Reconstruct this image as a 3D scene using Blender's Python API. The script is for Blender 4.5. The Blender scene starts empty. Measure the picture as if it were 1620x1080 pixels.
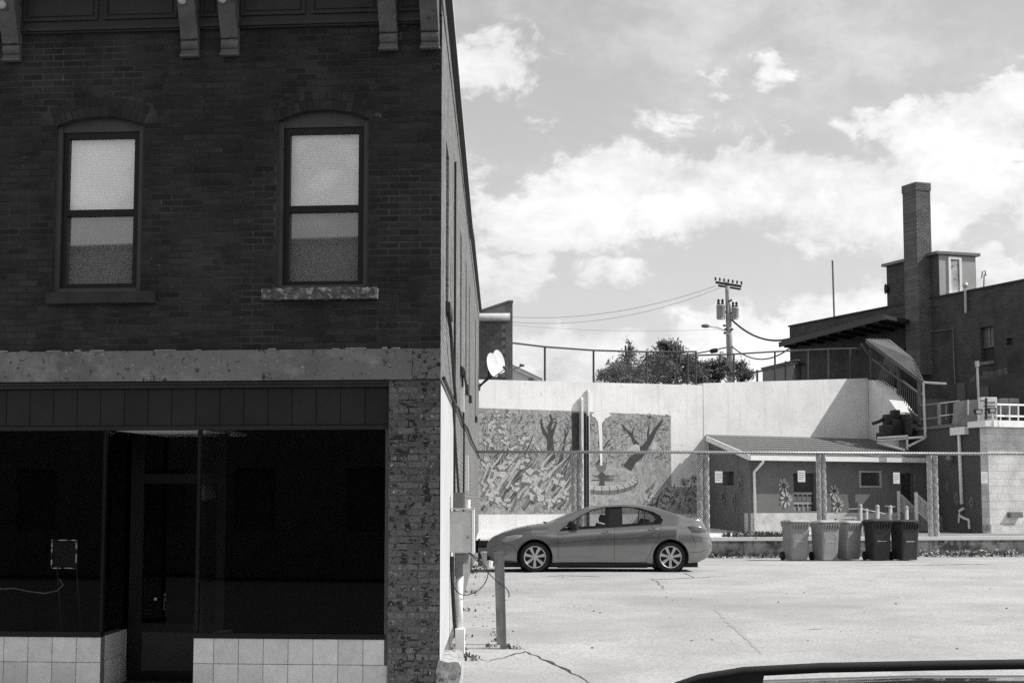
import bpy, math, random
from mathutils import Vector, Matrix, noise as mnoise
random.seed(7)
R = math.radians
scene = bpy.context.scene
COL = scene.collection

# ------------------------------------------------------------------ camera
ZC, FPX, HORIZON = 1.45, 2600.0, 790.0
PITCH = math.atan((HORIZON - 540) / FPX)
cam_d = bpy.data.cameras.new('camera')
cam_d.sensor_width = 36.0
cam_d.lens = 36.0 * FPX / 1620.0
cam_d.clip_start = 0.1
cam_d.clip_end = 6000
cam = bpy.data.objects.new('camera', cam_d)
COL.objects.link(cam)
cam.location = (0, 0, ZC)
cam.rotation_euler = (math.pi / 2 + PITCH, 0, 0)
scene.camera = cam

# ------------------------------------------------------------------ sun
SUN_EL, SUN_A = R(45), R(4.5)           # from the right, a touch towards the camera
SUN = Vector((math.cos(SUN_EL) * math.cos(SUN_A), -math.cos(SUN_EL) * math.sin(SUN_A), math.sin(SUN_EL)))
sl = bpy.data.lights.new('sun', 'SUN')
sl.energy = 5.0
sl.angle = R(0.5)
sl.color = (1.0, 0.985, 0.965)
so = bpy.data.objects.new('sun', sl)
COL.objects.link(so)
so.location = (40, -10, 40)
so.rotation_euler = (-SUN).to_track_quat('-Z', 'Y').to_euler()

scene.view_settings.view_transform = 'Standard'
scene.view_settings.look = 'None'
scene.view_settings.exposure = 0.0
scene.view_settings.gamma = 1.0
scene.view_settings.use_curve_mapping = False
scene.cycles.use_denoising = False
scene.cycles.max_bounces = 8
scene.cycles.transparent_max_bounces = 16
scene.cycles.sample_clamp_indirect = 6

CP, SP = math.cos(PITCH), math.sin(PITCH)
def ray(px, py):
    cx, cy = (px - 810) / FPX, (540 - py) / FPX
    return Vector((cx, CP - cy * SP, SP + cy * CP))
def at(px, py, Y):
    d = ray(px, py)
    return Vector((d.x * Y / d.y, Y, ZC + d.z * Y / d.y))

# ------------------------------------------------------------------ world: monochrome nishita sky with clouds
world = bpy.data.worlds.new('World')
scene.world = world
world.use_nodes = True
wn, wl = world.node_tree.nodes, world.node_tree.links
wn.clear()
class G:
    """tiny node-graph helper"""
    def __init__(s, nt): s.n, s.l = nt.nodes, nt.links
    def _set(s, sock, v):
        if isinstance(v, bpy.types.NodeSocket): s.l.new(v, sock)
        elif v is not None: sock.default_value = v
    def math(s, op, a, b=None, c=None, clamp=False):
        n = s.n.new('ShaderNodeMath'); n.operation = op; n.use_clamp = clamp
        s._set(n.inputs[0], a)
        if b is not None: s._set(n.inputs[1], b)
        if c is not None: s._set(n.inputs[2], c)
        return n.outputs[0]
    def noise(s, vec, scale, detail=5, rough=.55, dist=0., lac=2.):
        n = s.n.new('ShaderNodeTexNoise'); s._set(n.inputs['Vector'], vec)
        n.inputs['Scale'].default_value = scale; n.inputs['Detail'].default_value = detail
        n.inputs['Roughness'].default_value = rough; n.inputs['Distortion'].default_value = dist
        n.inputs['Lacunarity'].default_value = lac
        return n.outputs['Fac']
    def maprange(s, v, a, b, c=0., d=1., smooth=False):
        n = s.n.new('ShaderNodeMapRange'); n.clamp = True
        if smooth: n.interpolation_type = 'SMOOTHSTEP'
        s._set(n.inputs[0], v)
        for i, x in enumerate((a, b, c, d)): s._set(n.inputs[i + 1], x)
        return n.outputs[0]
    def mix(s, f, a, b):
        n = s.n.new('ShaderNodeMix'); n.data_type = 'FLOAT'
        s._set(n.inputs['Factor'], f); s._set(n.inputs[2], a); s._set(n.inputs[3], b)
        return n.outputs[0]
    def vmul(s, v, k):
        n = s.n.new('ShaderNodeVectorMath'); n.operation = 'MULTIPLY'
        s._set(n.inputs[0], v); n.inputs[1].default_value = k
        return n.outputs[0]
    def vadd(s, v, k):
        n = s.n.new('ShaderNodeVectorMath'); n.operation = 'ADD'
        s._set(n.inputs[0], v); n.inputs[1].default_value = k
        return n.outputs[0]
    def sep(s, v):
        n = s.n.new('ShaderNodeSeparateXYZ'); s._set(n.inputs[0], v)
        return n.outputs
    def comb(s, x, y, z):
        n = s.n.new('ShaderNodeCombineXYZ')
        for i, v in enumerate((x, y, z)): s._set(n.inputs[i], v)
        return n.outputs[0]
g = G(world.node_tree)
tc = wn.new('ShaderNodeTexCoord')
sky = wn.new('ShaderNodeTexSky')
sky.sky_type = 'NISHITA'
sky.sun_disc = False
sky.sun_elevation = SUN_EL
sky.sun_rotation = math.atan2(SUN.x, SUN.y)
sky.air_density, sky.dust_density, sky.ozone_density = 1.0, 1.0, 1.0
sc_ = wn.new('ShaderNodeSeparateColor')
wl.new(sky.outputs[0], sc_.inputs[0])
# how the film saw a blue sky: it is most sensitive to blue
skybw = g.math('ADD', g.math('MULTIPLY', sc_.outputs[2], .50), g.math('ADD', g.math('MULTIPLY', sc_.outputs[1], .35), g.math('MULTIPLY', sc_.outputs[0], .15)))
dx, dy, dz = g.sep(tc.outputs['Generated'])
az = g.math('ARCTAN2', dx, dy)
el = g.math('ARCSINE', dz)
# distort the sky coordinates a little so that cloud outlines billow
wob = g.noise(g.vmul(tc.outputs['Generated'], (1, 1, 1.5)), 14, 4, .6)
wob2 = g.noise(g.vmul(g.vadd(tc.outputs['Generated'], (3.1, 1.7, .4)), (1, 1, 1.5)), 14, 4, .6)
azd = g.math('ADD', az, g.math('MULTIPLY', g.math('SUBTRACT', wob, .5), .10))
eld = g.math('ADD', el, g.math('MULTIPLY', g.math('SUBTRACT', wob2, .5), .07))
def azel(px, py):
    d = ray(px, py).normalized()
    return math.atan2(d.x, d.y), math.asin(d.z)
dens = None
for (px, py, sx, sy, amp) in [
        (1180, 300, 340, 84, 1.05), (900, 340, 180, 76, 1.0), (1480, 320, 260, 86, 1.05), (800, 330, 110, 50, .8),
        (1540, 200, 200, 62, .9), (1620, 150, 110, 55, .9), (1215, 105, 62, 70, .66), (1128, 140, 50, 55, .55), (770, 110, 130, 60, .75),
        (785, 450, 80, 66, .95), (960, 578, 240, 62, 1.1), (1190, 560, 170, 62, 1.1), (1345, 510, 110, 58, 1.0),
        (960, 425, 130, 30, .6), (800, 215, 120, 40, .5), (1000, 200, 260, 40, .42), (1600, 440, 90, 30, .8),
        (400, 300, 420, 120, .9), (2100, 330, 420, 150, .9), (300, 560, 600, 90, 1.0), (2200, 560, 500, 80, 1.0)]:
    a0, e0 = azel(px, py)
    sa, se = sx / FPX, sy / FPX
    u = g.math('DIVIDE', g.math('SUBTRACT', azd, a0), sa)
    v = g.math('DIVIDE', g.math('SUBTRACT', eld, e0), se)
    r2 = g.math('ADD', g.math('MULTIPLY', u, u), g.math('MULTIPLY', v, v))
    lobe = g.math('MULTIPLY', g.math('EXPONENT', g.math('MULTIPLY', r2, -.9)), amp)
    dens = lobe if dens is None else g.math('MAXIMUM', dens, lobe)
# far from the view the same weather goes on: broken cumulus from noise alone
away = g.maprange(g.math('ABSOLUTE', az), .45, .8, 0, 1, True)
high = g.maprange(el, .38, .55, 0, 1, True)
gen = g.maprange(g.noise(g.vmul(tc.outputs['Generated'], (1, 1, 1.8)), 2.6, 3, .5), .42, .62, 0.1, .95)
dens = g.math('MAXIMUM', dens, g.math('MULTIPLY', gen, g.math('MAXIMUM', away, high)))
fb = g.noise(g.vmul(tc.outputs['Generated'], (1, 1, 1.5)), 24, 9, .64, .25)
fb2 = g.noise(g.vmul(tc.outputs['Generated'], (1, 1, 2.2)), 5.5, 5, .6)
d2 = g.math('ADD', dens, g.math('MULTIPLY', g.math('SUBTRACT', fb, .5), 1.3))
mask = g.maprange(d2, .38, .63, 0, 1, True)
thin = g.maprange(g.math('ADD', g.math('MULTIPLY', fb2, .7), g.math('MULTIPLY', fb, .35)), .44, .68, 0, .42, True)
mask = g.math('MAXIMUM', mask, thin)
shade = g.maprange(g.math('ADD', g.math('ADD', g.math('MULTIPLY', fb2, .6), g.math('MULTIPLY', fb, .4)), g.math('MULTIPLY', g.math('SUBTRACT', d2, .6), .22)), .36, .64, 7.0, 10.7)
SKYK = 1.48
bw = g.mix(mask, g.math('MULTIPLY', skybw, SKYK), shade)
bg = wn.new('ShaderNodeBackground')
bg.inputs['Strength'].default_value = 0.1
wl.new(bw, bg.inputs['Color'])
wo = wn.new('ShaderNodeOutputWorld')
wl.new(bg.outputs[0], wo.inputs[0])

# ------------------------------------------------------------------ materials (a black and white photograph: greys)
MATS = {}
def M(name, c, var=.18, scale=6., rough=.85, metal=0., bump=0., bscale=60., spot=None, rnd=0., spec=.3, coat=0., fine=0., streak=None, detail=5, fscale=90):
    """procedural grey: noise variation, fine grain, optional spots (colour, scale, lo, hi), per-piece variation, vertical streaks"""
    if name in MATS: return MATS[name]
    m = bpy.data.materials.new(name); m.use_nodes = True
    nt = m.node_tree; h = G(nt)
    b = nt.nodes['Principled BSDF']
    geo = nt.nodes.new('ShaderNodeNewGeometry')
    pos = geo.outputs['Position']
    n1 = h.noise(pos, scale, detail, .6)
    v = h.maprange(n1, .28, .72, c * (1 - var), c * (1 + var))
    if rnd:
        oi = nt.nodes.new('ShaderNodeObjectInfo')
        r = h.math('FRACT', h.math('ADD', h.math('MULTIPLY', geo.outputs['Random Per Island'], 7.31), oi.outputs['Random']))
        v = h.math('MULTIPLY', v, h.maprange(r, 0, 1, 1 - rnd, 1 + rnd))
    if fine:
        nf = h.noise(pos, fscale, 3, .7)
        v = h.math('MULTIPLY', v, h.maprange(nf, .3, .7, 1 - fine, 1 + fine))
    if streak:
        sc_col, lo, hi = streak
        ns = h.noise(h.vmul(pos, (9, 9, .7)), 1, 5, .6)
        v = h.mix(h.maprange(ns, lo, hi), v, sc_col)
    if spot:
        for (c2, s2, lo, hi) in (spot if isinstance(spot, list) else [spot]):
            ns = h.noise(pos, s2, 6, .65)
            v = h.mix(h.maprange(ns, lo, hi), v, c2)
    cc = nt.nodes.new('ShaderNodeCombineColor')
    for i in range(3): nt.links.new(v, cc.inputs[i])
    nt.links.new(cc.outputs[0], b.inputs['Base Color'])
    b.inputs['Roughness'].default_value = rough
    b.inputs['Metallic'].default_value = metal
    b.inputs['Specular IOR Level'].default_value = spec
    b.inputs['Coat Weight'].default_value = coat
    b.inputs['Coat Roughness'].default_value = .05
    if bump:
        bn = nt.nodes.new('ShaderNodeBump'); bn.inputs['Strength'].default_value = 1.0
        bn.inputs['Distance'].default_value = bump
        nt.links.new(h.noise(pos, bscale, 6, .65), bn.inputs['Height'])
        nt.links.new(bn.outputs[0], b.inputs['Normal'])
    MATS[name] = m
    return m
def glass_mat(name, tint=.85, refl=1.0, ior=1.5):
    if name in MATS: return MATS[name]
    m = bpy.data.materials.new(name); m.use_nodes = True
    nt = m.node_tree; nt.nodes.clear()
    o = nt.nodes.new('ShaderNodeOutputMaterial'); mx = nt.nodes.new('ShaderNodeMixShader')
    f = nt.nodes.new('ShaderNodeFresnel'); f.inputs[0].default_value = ior
    t = nt.nodes.new('ShaderNodeBsdfTransparent'); t.inputs[0].default_value = (tint, tint, tint, 1)
    gl = nt.nodes.new('ShaderNodeBsdfGlossy'); gl.inputs['Roughness'].default_value = .02
    gl.inputs['Color'].default_value = (refl, refl, refl, 1)
    nt.links.new(f.outputs[0], mx.inputs[0]); nt.links.new(t.outputs[0], mx.inputs[1]); nt.links.new(gl.outputs[0], mx.inputs[2])
    nt.links.new(mx.outputs[0], o.inputs[0])
    MATS[name] = m
    return m
def screen_mat(name, c, cover):
    """fine mesh: lets part of the light straight through"""
    m = bpy.data.materials.new(name); m.use_nodes = True
    nt = m.node_tree; nt.nodes.clear()
    o = nt.nodes.new('ShaderNodeOutputMaterial')
    t = nt.nodes.new('ShaderNodeBsdfTransparent'); t.inputs[0].default_value = (1 - cover,) * 3 + (1,)
    nt.links.new(t.outputs[0], o.inputs[0])
    MATS[name] = m
    return m
def brick_mat(name, c, cm, L=.21, H=.066, udir=(0, 1), bump=.006, var=.25, spot=None, off=.5, mort=.012, extra=None):
    """brick pattern for walls whose bricks are too small or too foreshortened to build"""
    m = bpy.data.materials.new(name); m.use_nodes = True
    nt = m.node_tree; h = G(nt); b = nt.nodes['Principled BSDF']
    geo = nt.nodes.new('ShaderNodeNewGeometry'); pos = geo.outputs['Position']
    x, y, z = h.sep(pos)
    u = h.math('ADD', h.math('MULTIPLY', x, udir[0]), h.math('MULTIPLY', y, udir[1]))
    br = nt.nodes.new('ShaderNodeTexBrick'); br.offset = off
    nt.links.new(h.comb(u, z, 0.0), br.inputs['Vector'])
    br.inputs['Scale'].default_value = 1.0; br.inputs['Mortar Size'].default_value = mort
    br.inputs['Mortar Smooth'].default_value = .2
    br.inputs['Brick Width'].default_value = L; br.inputs['Row Height'].default_value = H
    br.inputs['Color1'].default_value = (c * (1 - var),) * 3 + (1,); br.inputs['Color2'].default_value = (c * (1 + var),) * 3 + (1,)
    br.inputs['Mortar'].default_value = (cm,) * 3 + (1,)
    bwn = nt.nodes.new('ShaderNodeRGBToBW'); nt.links.new(br.outputs['Color'], bwn.inputs[0])
    v = h.math('MULTIPLY', bwn.outputs[0], h.maprange(h.noise(pos, 1.7, 6, .65), .3, .7, .75, 1.25))
    v = h.math('MULTIPLY', v, h.maprange(h.noise(pos, 45, 3, .6), .3, .7, .8, 1.2))
    if spot:
        for (c2, s2, lo, hi) in spot:
            v = h.mix(h.maprange(h.noise(pos, s2, 6, .65), lo, hi), v, c2)
    cc = nt.nodes.new('ShaderNodeCombineColor')
    for i in range(3): nt.links.new(v, cc.inputs[i])
    nt.links.new(cc.outputs[0], b.inputs['Base Color'])
    b.inputs['Roughness'].default_value = .9; b.inputs['Specular IOR Level'].default_value = .2
    bn = nt.nodes.new('ShaderNodeBump'); bn.inputs['Distance'].default_value = bump; bn.invert = True
    hh = h.math('ADD', br.outputs['Fac'], h.math('MULTIPLY', h.noise(pos, 70, 4, .6), -.6))
    nt.links.new(hh, bn.inputs['Height']); nt.links.new(bn.outputs[0], b.inputs['Normal'])
    MATS[name] = m
    return m

# ------------------------------------------------------------------ geometry helpers
class Frame:
    """upright plane: origin o (x,y), u along it, n outward"""
    def __init__(s, o, u, n):
        s.o = Vector((o[0], o[1])); s.u = Vector(u).normalized(); s.n = Vector(n).normalized()
    def p(s, u, n, z):
        q = s.o + s.u * u + s.n * n
        return (q.x, q.y, z)
    def hit(s, px, py, n=0.):
        d = ray(px, py); o = s.o + s.n * n
        t = (o.x * s.n.x + o.y * s.n.y) / (d.x * s.n.x + d.y * s.n.y)
        q = Vector((d.x * t, d.y * t)) - s.o
        return q.dot(s.u), ZC + d.z * t
WORLD = Frame((0, 0), (1, 0), (0, -1))
class MB:
    def __init__(s): s.v, s.f, s.sm = [], [], False
    def quad(s, *ps):
        i = len(s.v); s.v.extend([tuple(p) for p in ps]); s.f.append(tuple(range(i, i + len(ps)))); return s
    def box(s, F, u0, u1, n0, n1, z0, z1):
        i = len(s.v)
        for z in (z0, z1):
            for (u, n) in ((u0, n0), (u1, n0), (u1, n1), (u0, n1)): s.v.append(F.p(u, n, z))
        for f in ((0, 3, 2, 1), (4, 5, 6, 7), (0, 1, 5, 4), (1, 2, 6, 5), (2, 3, 7, 6), (3, 0, 4, 7)):
            s.f.append(tuple(i + k for k in f))
        return s
    def prism(s, F, poly, n0, n1, caps=True):
        """poly of (u,z), extruded along n"""
        k = len(poly); i = len(s.v)
        for n in (n0, n1):
            for (u, z) in poly: s.v.append(F.p(u, n, z))
        if caps:
            s.f.append(tuple(i + a for a in range(k))); s.f.append(tuple(i + k + a for a in range(k - 1, -1, -1)))
        for a in range(k):
            c = (a + 1) % k
            s.f.append((i + a, i + k + a, i + k + c, i + c))
        return s
    def sheet(s, F, poly, n):
        i = len(s.v); s.v.extend([F.p(u, n, z) for (u, z) in poly]); s.f.append(tuple(range(i, i + len(poly)))); return s
    def slab(s, poly, z0, z1):
        """poly of (x,y) extruded in z"""
        k = len(poly); i = len(s.v)
        for z in (z0, z1):
            for (x, y) in poly: s.v.append((x, y, z))
        s.f.append(tuple(i + a for a in range(k - 1, -1, -1))); s.f.append(tuple(i + k + a for a in range(k)))
        for a in range(k):
            c = (a + 1) % k
            s.f.append((i + a, i + c, i + k + c, i + k + a))
        return s
    def tube(s, pts, r, n=6, cap=True):
        pts = [Vector(p) for p in pts]; rs = r if isinstance(r, (list, tuple)) else [r] * len(pts)
        i0 = len(s.v); up = None
        for k, p in enumerate(pts):
            t = (pts[min(k + 1, len(pts) - 1)] - pts[max(k - 1, 0)])
            if t.length < 1e-9: t = Vector((0, 0, 1))
            t.normalize()
            if up is None:
                up = Vector((0, 0, 1)) if abs(t.z) < .9 else Vector((1, 0, 0))
            a = t.cross(up)
            if a.length < 1e-6: a = t.cross(Vector((0, 1, 0)))
            a.normalize(); b = a.cross(t).normalized(); up = b
            for j in range(n):
                an = 2 * math.pi * (j + .5) / n
                s.v.append(tuple(p + (a * math.cos(an) + b * math.sin(an)) * rs[k]))
        for k in range(len(pts) - 1):
            for j in range(n):
                j2 = (j + 1) % n
                s.f.append((i0 + k * n + j, i0 + k * n + j2, i0 + (k + 1) * n + j2, i0 + (k + 1) * n + j))
        if cap:
            s.f.append(tuple(i0 + j for j in range(n - 1, -1, -1)))
            e = i0 + (len(pts) - 1) * n
            s.f.append(tuple(e + j for j in range(n)))
        return s
    def bar(s, p, q, w, h, up=(0, 0, 1)):
        """rectangular bar from p to q, w across, h along up"""
        p, q = Vector(p), Vector(q); t = (q - p).normalized(); up = Vector(up)
        a = t.cross(up)
        if a.length < 1e-6: a = t.cross(Vector((0, 1, 0)))
        a.normalize(); b = a.cross(t).normalized(); i = len(s.v)
        for c in (p, q):
            for (x, y) in ((-1, -1), (1, -1), (1, 1), (-1, 1)): s.v.append(tuple(c + a * x * w / 2 + b * y * h / 2))
        for f in ((0, 1, 2, 3), (7, 6, 5, 4), (0, 4, 5, 1), (1, 5, 6, 2), (2, 6, 7, 3), (3, 7, 4, 0)): s.f.append(tuple(i + k for k in f))
        return s
    def lathe(s, c, prof, n=20, axis='z', cap=True):
        """prof of (r, h) round axis through c"""
        i0 = len(s.v); c = Vector(c)
        for (r, h) in prof:
            for j in range(n):
                a = 2 * math.pi * j / n; x, y = r * math.cos(a), r * math.sin(a)
                o = {'z': (x, y, h), 'y': (x, h, y), 'x': (h, x, y)}[axis]
                s.v.append(tuple(c + Vector(o)))
        for k in range(len(prof) - 1):
            for j in range(n):
                j2 = (j + 1) % n
                s.f.append((i0 + k * n + j, i0 + k * n + j2, i0 + (k + 1) * n + j2, i0 + (k + 1) * n + j))
        if cap:
            s.f.append(tuple(i0 + j for j in range(n))); e = i0 + (len(prof) - 1) * n
            s.f.append(tuple(e + j for j in range(n)))
        return s
    def build(s, name, mat, parent=None, smooth=False, **tags):
        me = bpy.data.meshes.new(name); me.from_pydata(s.v, [], s.f); me.update()
        if smooth or s.sm:
            for p in me.polygons: p.use_smooth = True
        if mat is not None: me.materials.append(mat)
        return link(name, me, parent, **tags)
def link(name, me, parent=None, **tags):
    o = bpy.data.objects.new(name, me); COL.objects.link(o)
    if parent is not None:
        o.parent = parent
        o.matrix_parent_inverse = Matrix.Translation(-WLOC.get(parent.name, Vector((0, 0, 0))))
    for k, v in tags.items(): o[k] = v
    return o
WLOC = {}
def thing(name, loc, label, category, group=None):
    o = bpy.data.objects.new(name, None); COL.objects.link(o); o.location = loc; o.empty_display_size = .2
    WLOC[o.name] = Vector(loc)
    o['label'] = label; o['category'] = category
    if group: o['group'] = group
    return o
def tag(o, label, category, group=None):
    o['label'] = label; o['category'] = category
    if group: o['group'] = group
    return o
def copy_tree(o, parent=None):
    c = o.copy(); COL.objects.link(c)
    if parent is not None: c.parent = parent
    for ch in list(o.children): copy_tree(ch, c)
    return c
def wall_open(mb, F, u0, u1, z0, z1, ops, n=0., depth=.12):
    """wall face with rectangular openings (ua,ub,za,zb) and their reveals"""
    us = sorted({u0, u1, *[o[0] for o in ops], *[o[1] for o in ops]}); zs = sorted({z0, z1, *[o[2] for o in ops], *[o[3] for o in ops]})
    for a, b in zip(us, us[1:]):
        for c, d in zip(zs, zs[1:]):
            cu, cz = (a + b) / 2, (c + d) / 2
            if any(o[0] < cu < o[1] and o[2] < cz < o[3] for o in ops): continue
            mb.quad(F.p(a, n, c), F.p(b, n, c), F.p(b, n, d), F.p(a, n, d))
    for (a, b, c, d) in ops:
        for (p, q) in (((a, c), (b, c)), ((b, c), (b, d)), ((b, d), (a, d)), ((a, d), (a, c))):
            mb.quad(F.p(p[0], n, p[1]), F.p(q[0], n, q[1]), F.p(q[0], n - depth, q[1]), F.p(p[0], n - depth, p[1]))
    return mb
def rough_box(name, F, u0, u1, n0, n1, z0, z1, mat, parent, amp=.012, seg=(24, 4, 8), seed=0, **tags):
    """quarry-faced stone: subdivided box pushed in and out"""
    mb = MB(); cache = {}
    nu, nn, nz = seg
    def vid(i, j, k):
        if (i, j, k) in cache: return cache[(i, j, k)]
        u = u0 + (u1 - u0) * i / nu; n = n0 + (n1 - n0) * j / nn; z = z0 + (z1 - z0) * k / nz
        d = mnoise.noise(Vector((u * 14 + seed, n * 14, z * 14))) + .5 * mnoise.noise(Vector((u * 33, n * 33 + seed, z * 33)))
        d2 = mnoise.noise(Vector((u * 17 + 9, n * 17, z * 17 + seed)))
        mb.v.append(F.p(u + amp * d2 * .5, n + amp * d, z + amp * d2 * .7)); cache[(i, j, k)] = len(mb.v) - 1
        return cache[(i, j, k)]
    for i in range(nu):
        for k in range(nz):
            for j in (0, nn): mb.f.append((vid(i, j, k), vid(i + 1, j, k), vid(i + 1, j, k + 1), vid(i, j, k + 1)))
        for j in range(nn):
            for k in (0, nz): mb.f.append((vid(i, j, k), vid(i + 1, j, k), vid(i + 1, j + 1, k), vid(i, j + 1, k)))
    for j in range(nn):
        for k in range(nz):
            for i in (0, nu): mb.f.append((vid(i, j, k), vid(i, j + 1, k), vid(i, j + 1, k + 1), vid(i, j, k + 1)))
    return mb.build(name, mat, parent, **tags)
def lerp(a, b, t): return a + (b - a) * t
def interp(pts, x):
    if x <= pts[0][0]: return pts[0][1]
    for (a, b), (c, d) in zip(pts, pts[1:]):
        if x <= c: return lerp(b, d, (x - a) / (c - a) if c > a else 0)
    return pts[-1][1]
# ------------------------------------------------------------------ shared materials
m_asphalt = M('weathered_lot_asphalt', .385, .13, .7, .95, bump=.004, bscale=120, fine=.30, fscale=26, spot=[(.26, .22, .46, .72), (.29, 1.6, .54, .76), (.15, 6.0, .71, .76), (.20, 20, .70, .74)])
m_road = M('road_asphalt', .07, .15, 1.2, .9, bump=.004, bscale=140, fine=.2)
m_conc = M('pale_concrete', .42, .14, 1.4, .9, bump=.003, bscale=70, fine=.1, spot=(.25, 3, .62, .8))
m_whitewall = M('whitewashed_wall', .72, .07, .8, .85, fine=.06, fscale=22, bump=.004, bscale=30, spot=[(.60, 1.1, .46, .72), (.50, 5, .60, .74)], streak=(.56, .52, .8))
m_white = M('white_paint', .72, .08, 3, .6)
m_grey = M('grey_paint', .22, .15, 4, .7)
m_dark = M('dark_paint', .02, .2, 5, .6)
m_black = M('black_rubber', .02, .2, 9, .8)
m_steel = M('galvanised_steel', .42, .12, 5, .45, metal=.6)
m_dull = M('dull_metal', .16, .2, 6, .5, metal=.4)
m_wood = M('weathered_wood', .16, .35, 3, .9, bump=.003, bscale=60, streak=(.09, .5, .75))
m_crack = M('tar_filled_crack', .045, .3, 9, .95)

# ------------------------------------------------------------------ ground
def lotz(y):
    return interp([(16, -.40), (33, .015), (60, .015)], y)
MB().quad((-1500, -300, -.72), (1500, -300, -.72), (1500, 3000, -.72), (-1500, 3000, -.72)).build('ground', m_road, kind='structure')
MB().slab([(-80, -8), (80, -8), (80, 13.6), (-80, 13.6)], -.70, -.64).build('road', m_road, kind='structure')
MB().slab([(-80, 13.6), (80, 13.6), (80, 15.93), (-80, 15.93)], -.71, -.50).build('pavement', m_conc, kind='structure')
mb = MB()
nx, ny = 60, 60
for j in range(ny + 1):
    for i in range(nx + 1):
        x = -1.2 + 50 * (i / nx) ** 1.3; y = 15.94 + 27.5 * j / ny
        z = lotz(y) + .02 * mnoise.noise(Vector((x * .35, y * .35, 0))) * (1 if y < 38 else .3)
        if y < 16.5: z = -.47 + (z + .47) * (y - 15.94) / .56
        mb.v.append((x, y, z))
for j in range(ny):
    for i in range(nx):
        a = j * (nx + 1) + i
        mb.f.append((a, a + 1, a + nx + 2, a + nx + 1))
lot = mb.build('parking_lot', m_asphalt, smooth=True, kind='structure')
def lotsurf(x, y):
    return lotz(y) + .02 * mnoise.noise(Vector((x * .35, y * .35, 0))) * (1 if y < 38 else .3)
def ground_at(px, py):
    d = ray(px, py); Y = 16.0
    while Y < 60:
        if ZC + d.z / d.y * Y <= lotsurf(d.x / d.y * Y, Y): break
        Y += .02
    return Vector((d.x / d.y * Y, Y, lotsurf(d.x / d.y * Y, Y)))
def crack(name, pts, w, seed, jit=.25, mat=None):
    """ragged dark strip lying on the lot, traced along ground points"""
    mb = MB(); P = [ground_at(*p) for p in pts]; Q = []
    for a, b in zip(P, P[1:]):
        n = max(2, int((b - a).length / .12))
        for k in range(n): Q.append(a.lerp(b, k / n))
    Q.append(P[-1]); rr = random.Random(seed); last = None
    for k, q in enumerate(Q):
        t = (Q[min(k + 1, len(Q) - 1)] - Q[max(0, k - 1)]); t.z = 0; t.normalize(); s = Vector((-t.y, t.x, 0))
        off = (mnoise.noise(Vector((k * .33, seed, 0))) * jit * .35) + rr.uniform(-.02, .02)
        ww = w * (.35 + 1.3 * abs(mnoise.noise(Vector((k * .21, seed + 5, 0))))) * min(1, 4 * k / len(Q) + .1, 4 * (len(Q) - k) / len(Q) + .1)
        l, r_ = q + s * (off + ww / 2), q + s * (off - ww / 2)
        l.z = lotsurf(l.x, l.y) + .0035; r_.z = lotsurf(r_.x, r_.y) + .0035
        if last: mb.quad(last[0], last[1], r_, l)
        last = (l, r_)
    return mb.build(name, mat or m_crack, lot)
crack('crack', [(742, 1034), (775, 1046), (830, 1030), (868, 1046), (905, 1062), (940, 1084)], .05, 1)
crack('crack', [(738, 1024), (800, 1025), (830, 1027)], .04, 2)
crack('crack', [(1330, 894.5), (1400, 894), (1500, 893), (1618, 891)], .10, 3, .1)
crack('crack', [(1030, 914), (1042, 922), (1050, 932)], .04, 4, .12, M('grey_crack', .12, .3, 9))
crack('crack', [(1076, 905), (1092, 910), (1098, 914)], .045, 5, .12)
crack('crack', [(860, 912), (890, 910), (950, 912)], .12, 6)
crack('crack', [(1015, 915), (1045, 916), (1150, 911)], .08, 7)
crack('crack', [(1130, 962), (1160, 990), (1205, 1035)], .11, 8, .06, M('faint_stain', .33, .12, 9))
crack('crack', [(1270, 996), (1300, 994)], .05, 9)

# ------------------------------------------------------------------ corner shop building
FA = R(5.5)
c0 = at(696, HORIZON, 16.0)
Ff = Frame((c0.x, c0.y), (-math.cos(FA), math.sin(FA)), (-math.sin(FA), -math.cos(FA)))
Fs = Frame((c0.x, c0.y), (-.00766, 1), (1, .00766))
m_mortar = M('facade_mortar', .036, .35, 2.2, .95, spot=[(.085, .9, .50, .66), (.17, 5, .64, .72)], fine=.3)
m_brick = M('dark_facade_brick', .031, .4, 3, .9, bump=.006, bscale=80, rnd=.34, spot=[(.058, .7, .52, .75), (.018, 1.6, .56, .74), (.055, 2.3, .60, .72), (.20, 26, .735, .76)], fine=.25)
m_pier = M('peeling_pier_brick', .14, .15, 3, .85, bump=.007, bscale=60, rnd=.28, spot=[(.030, 9, .57, .585), (.028, 18, .585, .60), (.028, 40, .60, .615), (.45, 30, .635, .65)], fine=.22, fscale=60)
m_band = M('painted_lintel', .185, .22, 1.3, .7, bump=.002, bscale=50, fine=.12, spot=[(.30, 4, .52, .72), (.12, 1.4, .52, .66), (.05, 17, .60, .62), (.45, 34, .635, .65)])
m_cornice = M('painted_cornice_wood', .040, .2, 3, .6, fine=.1)
m_bracket = M('cast_bracket', .13, .25, 6, .5, bump=.003, bscale=40, spot=(.06, 9, .58, .68))
m_frame = M('window_casing_paint', .075, .15, 4, .6)
m_sash = M('dark_sash', .012, .2, 5, .5)
m_blind = M('blind_slats', .86, .04, 3, .6)
m_sill = M('sill_stone', .042, .3, 5, .9, bump=.004)
m_sillr = M('quarried_sill_stone', .12, .35, 12, .9, bump=.012, bscale=45, spot=(.34, 22, .56, .64))
m_tile = M('glazed_tile', .62, .10, 9, .35, rnd=.10, spec=.4, fine=.08, fscale=40)
m_grout = M('tile_grout', .12, .2, 8, .9)
m_fascia = M('fascia_board', .020, .15, 4, .6, rnd=.12)
m_room = M('dark_interior', .03, .3, 2, .9)
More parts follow.
